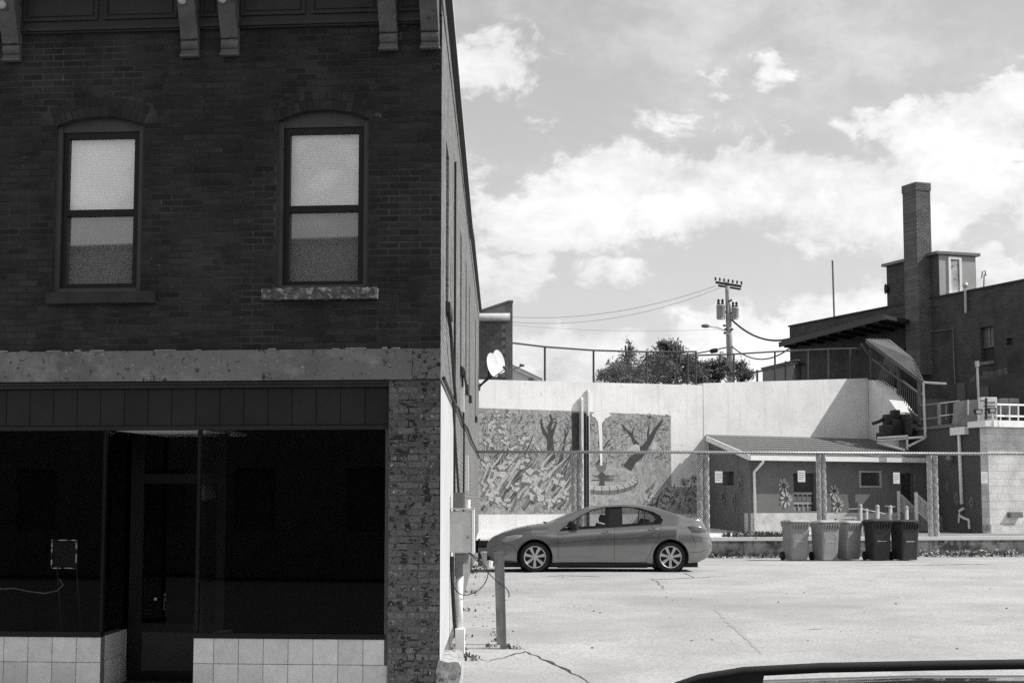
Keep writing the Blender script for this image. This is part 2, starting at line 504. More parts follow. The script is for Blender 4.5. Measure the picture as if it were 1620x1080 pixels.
m_glass = glass_mat('window_glass', 1.0, 1.0, 2.25)
m_shopglass = glass_mat('shop_glass', .75, .7)
m_door = M('dark_door', .007, .2, 4, .4)
m_side = brick_mat('side_wall_brick', .145, .22, udir=(0, 1), bump=.008, spot=[(.09, 1.1, .60, .8), (.34, 4.5, .70, .76)], var=.3)
m_sidewhite = M('white_side_wall_paint', .47, .10, 2, .8, bump=.006, bscale=40, fine=.08, fscale=40, spot=[(.40, 9, .66, .74), (.30, 3, .68, .8)])

shop = thing('corner_shop_building', (c0.x - 4, c0.y + 10, -.45), 'two storey dark brick corner building with shopfront and bracketed cornice', 'building')
UL = 6.6
def fz(px, py): return Ff.hit(px, py)[1]
def fu(px, py=400): return Ff.hit(px, py)[0]
zBandT, zBandB = fz(350, 554), fz(350, 602)
zFr = fz(350, 47)
zTop = 7.0
uP = fu(614, 800)
# --- window openings: (u centre, half width, sill z, spring z, crown z)
def opening(pxl, pxr, pym, pysill, pyspring, pycrown):
    a, b = fu(pxr, pym), fu(pxl, pym); pxm = (pxl + pxr) / 2
    return ((a + b) / 2, (b - a) / 2, fz(pxm, pysill), fz(pxm, pyspring), fz(pxm, pycrown))
WINS = [opening(85, 224, 330, 462, 198, 184), opening(437, 582, 330, 457, 190, 173)]
wallmb = MB()
ops = [(u - w, u + w, zs, zc) for (u, w, zs, zsp, zc) in WINS]
wall_open(wallmb, Ff, 0, UL, zBandT - .02, zTop, ops, -.0035, .10)
arcs = []
for (u, w, zs, zsp, zc) in WINS:
    h = zc - zsp; Rr = (w * w + h * h) / (2 * h); z0 = zc - Rr; a0 = math.asin(w / Rr)
    arc = [(u + Rr * math.sin(t), z0 + Rr * math.cos(t)) for t in [lerp(-a0, a0, k / 16) for k in range(17)]]
    arcs.append((u, w, zs, zsp, zc, Rr, z0, a0, arc))
    for (p, q) in zip(arc, arc[1:]):
        wallmb.quad(Ff.p(p[0], -.0035, p[1]), Ff.p(q[0], -.0035, q[1]), Ff.p(q[0], -.0035, zc), Ff.p(p[0], -.0035, zc))
        wallmb.quad(Ff.p(p[0], -.0035, p[1]), Ff.p(q[0], -.0035, q[1]), Ff.p(q[0], -.1, q[1]), Ff.p(p[0], -.1, p[1]))
# pier backing
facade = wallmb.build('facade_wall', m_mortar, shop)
MB().box(Ff, .006, uP, -.03, -.0035, -.62, zBandB).build('pier_core', M('pier_mortar', .11, .3, 4, .95, fine=.3, fscale=50, spot=[(.025, 5.5, .56, .60), (.3, 9, .64, .70)]), facade)
MB().box(Ff, uP - .02, uP - .001, -.3, -.031, -.62, zBandB).build('pier_return', m_pier, facade)

# --- bricks
BL, BH, PITCHZ, J = .2, .056, .066, .010
def brick_mb(F, u0, u1, z0, z1, mb, n=0., d=.05, ch=.004):
    i = len(mb.v)
    for (e, nn) in ((ch, n), (0, n - .005), (0, n - d)):
        for (u, z) in ((u0 + e, z0 + e), (u1 - e, z0 + e), (u1 - e, z1 - e), (u0 + e, z1 - e)): mb.v.append(F.p(u, nn, z))
    mb.f.append((i, i + 1, i + 2, i + 3))
    for l in (0, 4):
        for k in range(4):
            k2 = (k + 1) % 4
            mb.f.append((i + l + k, i + l + 4 + k, i + l + 4 + k2, i + l + k2))
bricks = []       # (ua, ub, za, zb, pier?)
def course(z, u0, u1, cuts, shift):
    out = []; u = u0 - shift
    while u < u1:
        segs = [(max(u, u0), min(u + BL, u1))]
        for (a, b) in cuts:
            ns = []
            for (s, e) in segs:
                if e <= a or s >= b: ns.append((s, e)); continue
                if s < a: ns.append((s, a - J * .5))
                if e > b: ns.append((b + J * .5, e))
            segs = ns
        out += [(s, e) for (s, e) in segs if e - s > .02]
        u += BL + J
    return out
RING = .20
z = zBandT + .006; k = 0
while z < zFr + .02:
    cuts = []; zm = z + BH / 2
    for (u, w, zs, zsp, zc, Rr, z0, a0, arc) in arcs:
        if zs - .0 < zm < zsp: cuts.append((u - w, u + w))
        elif zsp <= zm < zc + RING:
            Ro = Rr + RING
            cuts.append((u - min(math.sqrt(max(0, Ro * Ro - (zm - z0) ** 2)), w + .14 + .0), u + min(math.sqrt(max(0, Ro * Ro - (zm - z0) ** 2)), w + .14)))
    hdr = (k % 6 == 5)
    for (s, e) in course(z, .004, UL, cuts, 0 if k % 2 else (BL + J) / 2):
        bricks.append((s, e, z, z + BH, False))
    z += PITCHZ; k += 1
zp = zBandB - .01 - BH; k = 0
while zp > -.6:
    for (s, e) in course(zp, .004, uP - .004, [], 0 if k % 2 else (BL + J) / 2): bricks.append((s, e, zp, zp + BH, True))
    zp -= PITCHZ; k += 1
rot = math.atan2(Ff.u.y, Ff.u.x)
cache = {}
def brick_obj(s, e, za, pier):
    L = round((e - s) / .005) * .005; var = random.randrange(3); key = (L, pier, var)
    if key not in cache:
        t = MB(); Fl = Frame((0, 0), (1, 0), (0, 1)); rr = random.Random(hash(key) & 999)
        brick_mb(Fl, -L / 2, L / 2, -BH / 2, BH / 2, t, 0, .05, .003 + .002 * var)
        t.v = [(x + rr.uniform(-.0015, .0015), y, zz + rr.uniform(-.0015, .0015)) for (x, y, zz) in t.v]
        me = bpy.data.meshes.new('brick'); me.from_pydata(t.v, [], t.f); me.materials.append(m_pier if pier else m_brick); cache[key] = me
    o = bpy.data.objects.new('brick', cache[key]); COL.objects.link(o); o.parent = facade
    o.location = Ff.p((s + e) / 2, random.uniform(-.0025, .002), za + BH / 2)
    o.rotation_euler = (random.uniform(-.012, .012), random.uniform(-.006, .006), rot + random.uniform(-.012, .012))
single = [b for b in bricks if b[4]]
rest = sorted([b for b in bricks if not b[4]], key=lambda b: b[0])
nsing = 298 - len(single)
for b in single: brick_obj(b[0], b[1], b[2], True)
for b in rest[:nsing]: brick_obj(b[0], b[1], b[2], False)
mb = MB()
for (s, e, za, zb, p) in rest[nsing:]: brick_mb(Ff, s, e, za, zb, mb, random.uniform(-.0025, .002))
for (u, w, zs, zsp, zc, Rr, z0, a0, arc) in arcs:      # arch bricks
    for ring in (0,):
        n = int(2 * a0 * (Rr + .1) / .066)
        for q in range(n):
            t0, t1 = lerp(-a0, a0, (q + .07) / n), lerp(-a0, a0, (q + .93) / n)
            for (ra, rb) in ((Rr + .003, Rr + .095), (Rr + .103, Rr + RING - .004)):
                mb.prism(Ff, [(u + r_ * math.sin(t), z0 + r_ * math.cos(t)) for (r_, t) in ((ra, t0), (ra, t1), (rb, t1), (rb, t0))], random.uniform(-.003, .003), -.05)
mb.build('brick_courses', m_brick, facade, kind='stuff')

# --- upper sash windows
for wi, (u, w, zs, zsp, zc, Rr, z0, a0, arc) in enumerate(arcs):
    win = MB()
    ct = .052                                  # casing width
    zh = zsp - .055                            # top of storm sash
    win.box(Ff, u - w, u - w + ct, -.18, -.05, zs, zsp); win.box(Ff, u + w - ct, u + w, -.18, -.05, zs, zsp)
    win.box(Ff, u - w + ct, u + w - ct, -.18, -.045, zs, zs + .045)
    wo_ = win.build('window', m_frame, shop)
    MB().prism(Ff, [(u - w, zh)] + arc + [(u + w, zh)], -.17, -.075).build('arched_header', m_frame, wo_)
    a, b, c, d = u - w + ct, u + w - ct, zs + .045, zh
    sash = MB(); sw = .062
    zm = lerp(c, d, .485)
    sash.box(Ff, a, a + sw, -.15, -.09, c, d); sash.box(Ff, b - sw, b, -.15, -.09, c, d)
    sash.box(Ff, a + sw, b - sw, -.15, -.09, c, c + .045); sash.box(Ff, a + sw, b - sw, -.15, -.09, d - .065, d)
    sash.box(Ff, a + sw, b - sw, -.145, -.085, zm - .03, zm + .03)
    sash.build('sash', m_sash, wo_)
    MB().quad(Ff.p(a + sw, -.12, zm + .03), Ff.p(b - sw, -.12, zm + .03), Ff.p(b - sw, -.122, d - .065), Ff.p(a + sw, -.122, d - .065)).build('upper_pane', m_glass, wo_)
    MB().quad(Ff.p(a + sw, -.14, c + .045), Ff.p(b - sw, -.14, c + .045), Ff.p(b - sw, -.142, zm - .03), Ff.p(a + sw, -.142, zm - .03)).build('lower_pane', m_glass, wo_)
    MB().quad(Ff.p(a + sw, -.147, c + .045), Ff.p(b - sw, -.147, c + .045), Ff.p(b - sw, -.147, zm - .03), Ff.p(a + sw, -.147, zm - .03)).build('insect_screen', MATS.get('insect_screen') or screen_mat('insect_screen', .0, .5), wo_)
    bl = MB(); zz = c + .03 if wi else c + .06
    while zz < d:
        i = len(bl.v); sag = .002 * mnoise.noise(Vector((zz * 4, wi, 0)))
        bl.quad(Ff.p(a + .02, -.152, zz + sag), Ff.p(b - .02, -.152, zz + sag), Ff.p(b - .02, -.156, zz + .018), Ff.p(a + .02, -.156, zz + .018))
        zz += .0155
    bl.box(Ff, a + .02, b - .02, -.17, -.151, c + .012, c + .03)
    bl.build('blind', m_blind, wo_, kind='stuff')
    MB().box(Ff, a - .1, b + .1, -.8, -.7, c - .1, d + .1).build('room_wall', M('pale_room_wall', .3, .1), wo_)
    if wi == 0:
        s_ = MB().box(Ff, u - w - .17, u + w + .04, -.1, .055, zs - .115, zs - .002).build('sill', m_sill, wo_)
    else:
        s_ = rough_box('sill', Ff, u - w - .11, u + w + .12, -.08, .075, zs - .105, zs, m_sillr, wo_, .026, (48, 6, 8), 3, label='rough quarry faced stone sill')

# --- lintel band and the brick-end block
MB().box(Ff, fu(652, 575), UL, -.2, .022, zBandB, zBandT).build('lintel_band', m_band, shop)
MB().box(Ff, -.004, fu(652, 575) - .006, -.03, .018, zBandB + .004, zBandT - .003).build('lintel_end_block', m_pier, shop)
ld = MB()
rr = random.Random(4); uu = .4
while uu < UL:
    L = rr.uniform(.03, .25)
    if rr.random() < .55: ld.box(Ff, uu, uu + L, -.004, .026, zBandT + .001, zBandT + rr.uniform(.006, .016))
    uu += L + rr.uniform(.02, .2)
ld.build('mortar_ledge', M('crumbled_mortar', .33, .3, 30, .95), shop, kind='stuff')
mo = MB()
zm1, zm2 = fz(350, 603.2), fz(350, 612.5)
mo.box(Ff, uP + .003, UL, -.16, -.01, lerp(zm1, zm2, .45), zm1); mo.box(Ff, uP + .003, UL, -.16, -.03, zm2, lerp(zm1, zm2, .45) - .001)
mo.build('fascia_moulding', m_cornice, shop)
# fascia boards
zf1, zf2 = zm2 - .002, fz(350, 678)
fas = MB().box(Ff, uP + .003, UL, -.16, -.075, zf2, zf1).build('fascia', m_dark, shop)
uu = uP + .005
while uu < UL:
    e = min(uu + .243, UL)
    t = MB(); brick_mb(Ff, uu + .0015, e - .0015, zf2 + .035, zf1 - .001, t, -.062 + random.uniform(-.002, .002), .012, .003); t.build('board', m_fascia, fas)
    uu = e
MB().box(Ff, uP + .003, UL, -.15, -.05, zf2 - .008, zf2 + .032).build('bottom_rail', m_fascia, fas)
# display window framing
MB().box(Ff, uP, uP + .035, -.13, -.03, -.45, zf2 - .009).build('window_jamb', M('jamb_paint', .09, .2), shop)
zbl = fz(80, 1007)
def bulkhead(ua, ub, nm, F=Ff, n=-.03, top=zbl, first=0.):
    bk = MB().box(F, ua, ub, n - .12, n - .006, -.6, top).build(nm, m_grout, shop)
    T = .246; u = ua; 
    while u < ub - .01:
        e = min(u + (first or T), ub); first = 0
        zt = top
        while zt > -.55:
            t = MB(); brick_mb(F, u + .002, e - .002, max(zt - T, -.6) + .002, zt - .002, t, n + random.uniform(-.001, .001), .012, .002)
            t.build('tile', m_tile, bk)
            zt -= T
        u = e
    return bk
uR0, uR1 = fu(613, 1045), fu(304, 1045)
uL0 = fu(157, 1045)
bulkhead(uR0, uR1, 'right_tiled_bulkhead')
bulkhead(uL0, UL, 'left_tiled_bulkhead')
REC = 1.05
uRet = Ff.hit(200, 1045, -REC)[0]
Fret = Frame(Ff.p(uL0, -.03, 0)[:2], (Vector(Ff.p(uRet, -REC, 0)[:2]) - Vector(Ff.p(uL0, -.03, 0)[:2])), (1, -.3))
retL = (Vector(Ff.p(uRet, -REC, 0)[:2]) - Vector(Ff.p(uL0, -.03, 0)[:2])).length
bulkhead(.004, retL, 'recess_tiled_bulkhead', Fret, 0)
rt = MB().box(Ff, uR1 - .12, uR1 - .005, -REC, -.16, -.6, zbl); rt.build('recess_bulkhead', m_grout, shop)
for (a, b) in ((uR0 + .03, uR1), (uL0, UL)):
    MB().box(Ff, a, b, -.12, -.02, zbl + .002, zbl + .045).build('window_sill_rail', m_door, shop)
    MB().quad(Ff.p(a, -.09, zbl + .045), Ff.p(b, -.09, zbl + .045), Ff.p(b, -.09, zf2), Ff.p(a, -.09, zf2)).build('shop_pane', m_shopglass, shop)
    MB().box(Ff, b - .03 if a < 2 else a, b if a < 2 else a + .03, -.12, -.06, zbl + .046, zf2 - .01).build('corner_mullion', m_door, shop)
MB().quad(Fret.p(0, -.02, zbl), Fret.p(retL, -.02, zbl), Fret.p(retL, -.02, zf2), Fret.p(0, -.02, zf2)).build('recess_pane', m_shopglass, shop)
MB().quad(Ff.p(uR1 - .06, -.13, zbl), Ff.p(uR1 - .06, -REC, zbl), Ff.p(uR1 - .06, -REC, zf2), Ff.p(uR1 - .06, -.13, zf2)).build('recess_pane', m_shopglass, shop)
# soffit of the recess, shop interior
MB().box(Ff, uR1 - .03, uL0 - .02, -REC - .8, -.17, zf2 - .004, zf2 + .03).build('recess_soffit', M('soffit_paint', .8, .05), shop)
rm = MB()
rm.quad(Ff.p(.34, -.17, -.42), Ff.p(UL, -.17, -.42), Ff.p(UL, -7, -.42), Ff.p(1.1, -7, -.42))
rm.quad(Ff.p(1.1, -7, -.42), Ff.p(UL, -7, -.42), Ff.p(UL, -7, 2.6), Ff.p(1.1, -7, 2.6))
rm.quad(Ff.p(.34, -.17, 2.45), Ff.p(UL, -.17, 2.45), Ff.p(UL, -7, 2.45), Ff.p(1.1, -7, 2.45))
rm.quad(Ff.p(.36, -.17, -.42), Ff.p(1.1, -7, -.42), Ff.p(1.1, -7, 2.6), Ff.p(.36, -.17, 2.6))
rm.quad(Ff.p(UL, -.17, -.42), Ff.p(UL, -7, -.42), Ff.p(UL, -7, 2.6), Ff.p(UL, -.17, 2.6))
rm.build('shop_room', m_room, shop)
# door at the back of the recess
da, db = uR1 - .02, uRet - .01
dr = MB(); n0, n1 = -REC - .05, -REC
dr.box(Ff, da, da + .09, n0, n1, -.42, zf2 - .006); dr.box(Ff, db - .14, db, n0, n1, -.42, zf2 - .006)
dr.box(Ff, da + .09, db - .14, n0, n1, 1.62, 1.72); dr.box(Ff, da + .09, db - .14, n0, n1, -.42, -.32); dr.box(Ff, da + .09, db - .14, n0, n1, zbl - .02, zbl + .06)
door = dr.build('shop_door', m_door, shop)
MB().box(Ff, da + .091, db - .141, n0 + .01, n1 - .012, -.319, zbl - .021).build('kick_panel', M('kick_panel', .05, .2), door)
MB().quad(Ff.p(da + .09, n0 + .02, zbl + .06), Ff.p(db - .14, n0 + .02, zbl + .06), Ff.p(db - .14, n0 + .02, zf2), Ff.p(da + .09, n0 + .02, zf2)).build('door_pane', m_shopglass, door)
MB().lathe(Vector(Ff.p(fu(209, 956) + .09, n1 + .03, fz(209, 957))), [(.0, -.014), (.014, -.01), (.018, 0), (.014, .01), (0, .014)], 10, 'y').build('door_knob', m_steel, door)
# small vertical PULL lettering beside the knob
def letters(txt, F, uc, zt, h, n, mat, parent, gap=1.25):
    SEG = {'P': [((0, 0), (0, 1)), ((0, 1), (.6, 1)), ((.6, 1), (.6, .5)), ((.6, .5), (0, .5))], 'U': [((0, 1), (0, 0)), ((0, 0), (.6, 0)), ((.6, 0), (.6, 1))],
           'L': [((0, 1), (0, 0)), ((0, 0), (.6, 0))]}
    mb = MB()
    for i, ch in enumerate(txt):
        for (p, q) in SEG[ch]:
            a = Vector(F.p(uc - (p[0] - .3) * h, n, zt - i * h * gap - h + p[1] * h)); b = Vector(F.p(uc - (q[0] - .3) * h, n, zt - i * h * gap - h + q[1] * h))
            mb.bar(a, b, h * .16, h * .16)
    return mb.build('pull_lettering', mat, parent)
letters('PULL', Ff, fu(219, 960) + .06, fz(219, 948), .034, n1 + .004, M('sticker_white', .16, .1), door)

# --- cornice: frieze with panels, moulding, brackets
co = MB(); co.box(Ff, .0, UL, -.03, .03, zFr + .085, zTop - .2).box(Ff, .02, UL, -.1, .045, zFr + .055, zFr + .09).box(Ff, .02, UL, -.1, .06, zFr + .02, zFr + .054).box(Ff, .02, UL, -.1, .036, zFr, zFr + .019)
cornice = co.build('cornice', m_cornice, shop)
MB().box(Ff, -.003, UL, -.05, .62, zTop - .1, zTop + .12).box(Ff, -.002, UL, -.05, .5, zTop - .2, zTop - .101).build('crown_moulding', m_cornice, cornice)
def panel(pa, pb):
    ua, ub = fu(pb, 20), fu(pa, 20); za, zb = zFr + .125, zTop - .25
    t = MB()
    for (a, b, c, d) in ((ua, ub, za, za + .025), (ua, ub, zb - .025, zb), (ua, ua + .025, za + .026, zb - .026), (ub - .025, ub, za + .026, zb - .026)):
        t.box(Ff, a, b, .031, .05, c, d)
    t.box(Ff, ua + .05, ub - .05, .031, .040, za + .05, zb - .05)
    t.build('frieze_panel', m_cornice, cornice)
for pq in ((40, 157), (168, 282), (320, 349), (383, 484), (494, 600), (632, 668), (-160, -20)): panel(*pq)
def bracket(px, pybot, proj=1.0):
    uc = fu(px, 60); zb = fz(px, pybot); hw = .088
    # side profile (n, z above bottom): a foot, an S scroll and a deep top
    H = zTop - .2 - zb
    prof = [(.0, 0), (.045, .0), (.06, .02), (.062, .045), (.045, .05), (.062, .07), (.075, .10), (.07, .14), (.05, .155), (.075, .165)]
    for k in range(13):
        t = k / 12
        prof.append((lerp(.08, .40, t * t * (3 - 2 * t)) + .035 * math.sin(t * math.pi * 2), lerp(.17, H, t)))
    prof.append((.0, H))
    t = MB(); i = len(t.v); k = len(prof)
    for s in (-hw, hw):
        for (n, z) in prof: t.v.append(Ff.p(uc + s, n, zb + z))
    t.f.append(tuple(range(i, i + k))); t.f.append(tuple(range(i + k, i + 2 * k)))
    for a in range(k):
        c = (a + 1) % k
        t.f.append((i + a, i + c, i + k + c, i + k + a))
    br = t.build('bracket', m_bracket, shop)
    # raised spine and ball ornament
    MB().box(Ff, uc - hw - .008, uc + hw + .008, .0, .078, zb - .012, zb + .012).build('foot', m_bracket, br)
    zb_ball = fz(px, pybot - 78)
    nb = interp([(p[1], p[0]) for p in prof[10:-1]], zb_ball - zb) + .02
    MB().lathe(Vector(Ff.p(uc + .03, nb, zb_ball)), [(.045 * math.sin(a), .045 * math.cos(a)) for a in [math.pi * q / 8 for q in range(9)]], 12).build('ball', M('bracket_ball', .6, .2, 8, .5), br, smooth=True)
for (px, pb) in ((22, 97), (303, 90), (366, 88), (616, 79)): bracket(px, pb)
bracket(681.5, 77)
# --- flank of the building
ZR = 6.46
side_ops = []
for (d0, d1, za, zb) in ((17.45, 18.4, 3.55, 5.32), (23.9, 24.75, 3.38, 5.42), (27.7, 28.5, 3.38, 5.5), (30.8, 31.6, 3.4, 5.5), (38.6, 39.6, 3.4, 5.75)):
    side_ops.append((d0 - 16, d1 - 16, za, zb))
sw_ = MB(); wall_open(sw_, Fs, 0, 29.7, -.7, ZR, side_ops, 0, .16)
side = sw_.build('side_wall', m_side, shop)
for (a, b, c, d) in side_ops:
    t = MB()
    t.box(Fs, a, a + .06, -.16, -.09, c, d); t.box(Fs, b - .06, b, -.16, -.09, c, d); t.box(Fs, a + .06, b - .06, -.16, -.09, d - .06, d); t.box(Fs, a + .06, b - .06, -.16, -.09, c, c + .06)
    t.box(Fs, a + .06, b - .06, -.15, -.1, (c + d) / 2 - .03, (c + d) / 2 + .03)
    f = t.build('side_window', m_sash, shop)
    MB().quad(Fs.p(a + .06, -.14, c + .06), Fs.p(b - .06, -.14, c + .06), Fs.p(b - .06, -.14, d - .06), Fs.p(a + .06, -.14, d - .06)).build('pane', m_shopglass, f)
    MB().box(Fs, a - .05, b + .05, -.1, .05, c - .1, c - .001).build('sill', m_sill, f)
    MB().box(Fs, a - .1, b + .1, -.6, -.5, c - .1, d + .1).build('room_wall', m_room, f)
bodymb = MB()
pA, pB = Fs.p(29.7, -.02, 0), Fs.p(0.4, -.02, 0); qA, qB = Ff.p(UL, -.35, 0), None
bodymb.quad((pA[0], pA[1], -.7), (-9, pA[1], -.7), (-9, pA[1], ZR), (pA[0], pA[1], ZR))
bodymb.quad((-9, pA[1], -.7), (-9, qA[1], -.7), (-9, qA[1], zTop - .1), (-9, pA[1], ZR))
bodymb.quad((pB[0] - .02, 16.5, 6.25), (-9, 16.5, 6.25), (-9, pA[1], 6.25), (pA[0] - .02, pA[1], 6.25))
bodymb.quad((-9, qA[1], -.7), Ff.p(UL, -.02, -.7), Ff.p(UL, -.02, zTop - .1), (-9, qA[1], zTop - .1))
bodymb.quad(Ff.p(.3, -.32, zBandB + .1), Ff.p(UL, -.32, zBandB + .1), Ff.p(UL, -7, zBandB + .1), Ff.p(1.1, -7, zBandB + .1))
bodymb.build('rear_walls_and_roof', m_side, shop)
cp = MB()
steps = [(0, .16), (5.5, .07), (12, -.01), (15.3, -.02), (15.31, .10), (22, .16), (29.75, .24)]
for (a, za), (b, zb) in zip(steps, steps[1:]):
    if b - a < .1: continue
    i = len(cp.v)
    for (u, zz) in ((a, za), (b, zb)):
        for (n, q) in ((-.3, ZR - .1), (.012, ZR - .1), (.012, ZR + zz), (-.3, ZR + zz)): cp.v.append(Fs.p(u, n, q))
    for f in ((0, 1, 5, 4), (1, 2, 6, 5), (2, 3, 7, 6), (3, 0, 4, 7), (0, 1, 2, 3), (4, 5, 6, 7)): cp.f.append(tuple(i + q for q in f))
cp.build('parapet', m_side, shop)
ck = MB(); ck2 = MB()
for (a, za), (b, zb) in zip(steps, steps[1:]):
    if b - a < .1: continue
    ck.bar(Vector(Fs.p(a, -.1, ZR + za + .035)), Vector(Fs.p(b, -.1, ZR + zb + .035)), .36, .07)
    ck2.bar(Vector(Fs.p(a, .02, ZR + za + .085)), Vector(Fs.p(b, .02, ZR + zb + .085)), .12, .03)
ck.build('coping', m_dark, shop); ck2.build('coping_flashing', m_white, shop)
# painted lower part near the street, ledge and rough corner stone
MB().quad(Fs.p(0.0, .004, -.1), Fs.p(4.5, .004, -.1), Fs.p(4.5, .004, 2.58), Fs.p(0.0, .004, 2.58)).build('white_painted_patch', m_sidewhite, shop)
rough_box('corner_stone', Fs, -.03, 1.15, -.02, .20, -.62, -.09, M('corner_stone', .38, .4, 14, .9, bump=.006, spot=(.08, 9, .56, .66)), shop, .022, (20, 6, 10), 8)
wt = MB(); wt.tube([Fs.p(.02, .03, 2.63), Fs.p(4, .035, 2.60), Fs.p(6, .03, 2.66), Fs.p(9, .03, 2.60), Fs.p(12, .03, 2.66), Fs.p(16, .035, 2.6), Fs.p(24, .03, 2.63), Fs.p(29.6, .03, 2.6)], .02, 5)
wt.build('wall_cable', m_dark, shop)
wt = MB(); wt.tube([Fs.p(1.5, .03, 3.5), Fs.p(1.9, .05, 3.2), Fs.p(3.2, .04, 2.9), Fs.p(4.2, .04, 2.64)], .02, 5);wt.build('hanging_cable', m_dark, shop); wt = MB(); wt.tube([Fs.p(4.0, .03, 5.6), Fs.p(4.0, .03, 1.2)], .015, 5);wt.build('hanging_cable', m_dark, shop); wt = MB(); wt.tube([Fs.p(8.2, .03, 3.3), Fs.p(9.0, .04, 2.4), Fs.p(9.1, .03, .8)], .015, 5)
wt.build('hanging_cable', m_dark, shop)
wt = MB(); wt.tube([Fs.p(8.0, .05, 3.35), Fs.p(9.2, .09, 3.05), Fs.p(12.0, .04, 3.3)], .02, 5)
wt.build('hanging_cable', m_dark, shop)
b_ = MB(); b_.box(Fs, 8.35, 8.6, .0, .05, 2.75, 3.3); b_.box(Fs, 12.0, 12.2, 0, .05, 1.6, 2.2); b_.build('white_wall_plate', m_white, shop)

# ------------------------------------------------------------------ row across the street (behind the camera; the panes mirror its roofline)
opp = thing('opposite_building', (-6, -12, -.6), 'plain dark two storey building across the street', 'building')
Fo = Frame((-30, -11.0), (1, 0), (0, 1))
oops = [(a_ * 3.2 + 1, a_ * 3.2 + 2.2, z_, z_ + 1.7) for a_ in range(13) for z_ in (.6, 4.4)]
wall_open(MB(), Fo, 0, 44, -.65, 8.6, oops, 0, .15).build('front_wall', M('opposite_brick', .16, .2, 2), opp)
for o_ in oops: MB().box(Fo, o_[0], o_[1], -.3, -.14, o_[2], o_[3]).build('window', M('opposite_window', .11, .2, 2), opp)
MB().box(Fo, -.1, 44.1, -8, .12, 8.601, 8.75).build('roof_edge', m_dark, opp)
MB().box(Fo, .05, 43.95, -8, -.31, -.65, 8.6).build('rear_block', m_dark, opp)

opp2 = thing('opposite_shop_row', (40, -14, -.6), 'plain low building across the street to the right', 'building')
Fo2 = Frame((20, -12.0), (1, 0), (0, 1))
oops = [(a_ * 4.2 + 1, a_ * 4.2 + 3.4, .3, 2.4) for a_ in range(9)]
wall_open(MB(), Fo2, 0, 40, -.65, 4.6, oops, 0, .15).build('front_wall', M('opposite_brick', .16, .2, 2), opp2)
for o_ in oops: MB().box(Fo2, o_[0], o_[1], -.3, -.14, o_[2], o_[3]).build('window', M('opposite_window', .11, .2, 2), opp2)
MB().box(Fo2, .05, 39.95, -8, -.31, -.65, 4.6).build('rear_block', m_dark, opp2)
# ------------------------------------------------------------------ walls behind the lot
B25 = R(25)
w25, n25 = (math.cos(B25), math.sin(B25)), (math.sin(B25), -math.cos(B25))
Fa = Frame((-.93, 45.72), w25, n25)                    # mural wall
Fb = Frame(Fa.p(7.32, .01, 0)[:2], w25, n25)                      # plain wall further right
TZ = .62                                               # terrace level near the buildings
mural = thing('mural_wall', (2.4, 47.2, TZ), 'long white retaining wall with a painted garden mural', 'wall')
MB().prism(Fa, [(-.2, -.1), (7.45, -.1), (7.45, Fa.hit(1113, 609)[1]), (-.2, Fa.hit(757, 600)[1])], -.35, 0).build('wall_face', m_whitewall, mural)
wallB = thing('plain_retaining_wall', (8.2, 49.6, TZ), 'plain white retaining wall rising above the shed roof', 'wall')
MB().prism(Fb, [(-.02, -.1), (6.0, -.1), (6.0, Fb.hit(1372, 598)[1]), (-.02, Fb.hit(1115, 606)[1])], -.6, 0).build('wall_face', m_whitewall, wallB)
wend = Fb.p(6.0, 0, 0)
zwB = Fb.hit(1372, 598)[1]
Fw = Frame(wend[:2], (.17, -.985), (-.985, -.17))
MB().prism(Fw, [(-.01, -.1), (2.3, -.1), (2.3, 4.05), (1.0, 4.85), (.02, zwB - .06)], -.5, 0).build('wing_wall', m_whitewall, wallB)
# mural painting -----------------------------------------------------
def pm(name, lo, hi, scale=5, dist=2.5):
    m = bpy.data.materials.new(name); m.use_nodes = True; nt = m.node_tree; h = G(nt); b = nt.nodes['Principled BSDF']
    geo = nt.nodes.new('ShaderNodeNewGeometry')
    n = h.noise(h.vmul(geo.outputs['Position'], (1, 1, .6)), scale, 5, .6, dist)
    n2 = h.noise(geo.outputs['Position'], 22, 3, .6, 1.)
    v = h.maprange(h.math('ADD', h.math('MULTIPLY', n, .75), h.math('MULTIPLY', n2, .25)), .32, .68, lo, hi)
    cc = nt.nodes.new('ShaderNodeCombineColor')
    for i in range(3): nt.links.new(v, cc.inputs[i])
    nt.links.new(cc.outputs[0], b.inputs['Base Color']); b.inputs['Roughness'].default_value = .8
    MATS[name] = m
    return m
mp_bg = pm('mural_sky_paint', .08, .40, 3.6, 3.5); mp_grass = pm('mural_grass_paint', .15, .42, 4, 2)
mp_leafd = pm('mural_dark_leaf', .025, .07, 6); mp_leafm = pm('mural_mid_leaf', .08, .18, 6); mp_leafl = pm('mural_light_leaf', .26, .46, 6)
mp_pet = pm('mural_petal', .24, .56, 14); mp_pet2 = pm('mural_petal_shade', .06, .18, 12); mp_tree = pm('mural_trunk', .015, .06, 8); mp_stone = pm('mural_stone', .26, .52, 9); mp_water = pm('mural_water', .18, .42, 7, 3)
LAY = dict(base=.0045, n=0, last=None, hold=False)
def nl(mb):
    """paint layers a fraction of a millimetre apart, a new layer for each new part"""
    if not LAY['hold'] and mb is not LAY['last']: LAY['base'] += .0005; LAY['n'] = 0
    LAY['last'] = mb; LAY['n'] += 1
    return LAY['base'] + (LAY['n'] % 10) * .00005 + LAY['n'] * .000003
def mpt(p): return Fa.hit(p[0], p[1])
def paint(poly, mb): mb.sheet(Fa, [mpt(p) for p in poly], nl(mb))
base = MB(); base.sheet(Fa, [mpt(p) for p in ((757, 645), (905, 650), (1061, 657), (1062, 780), (1095, 770), (1112, 760), (1114, 812), (757, 813))], .004)
basel = base.build('painted_ground', mp_bg, mural)
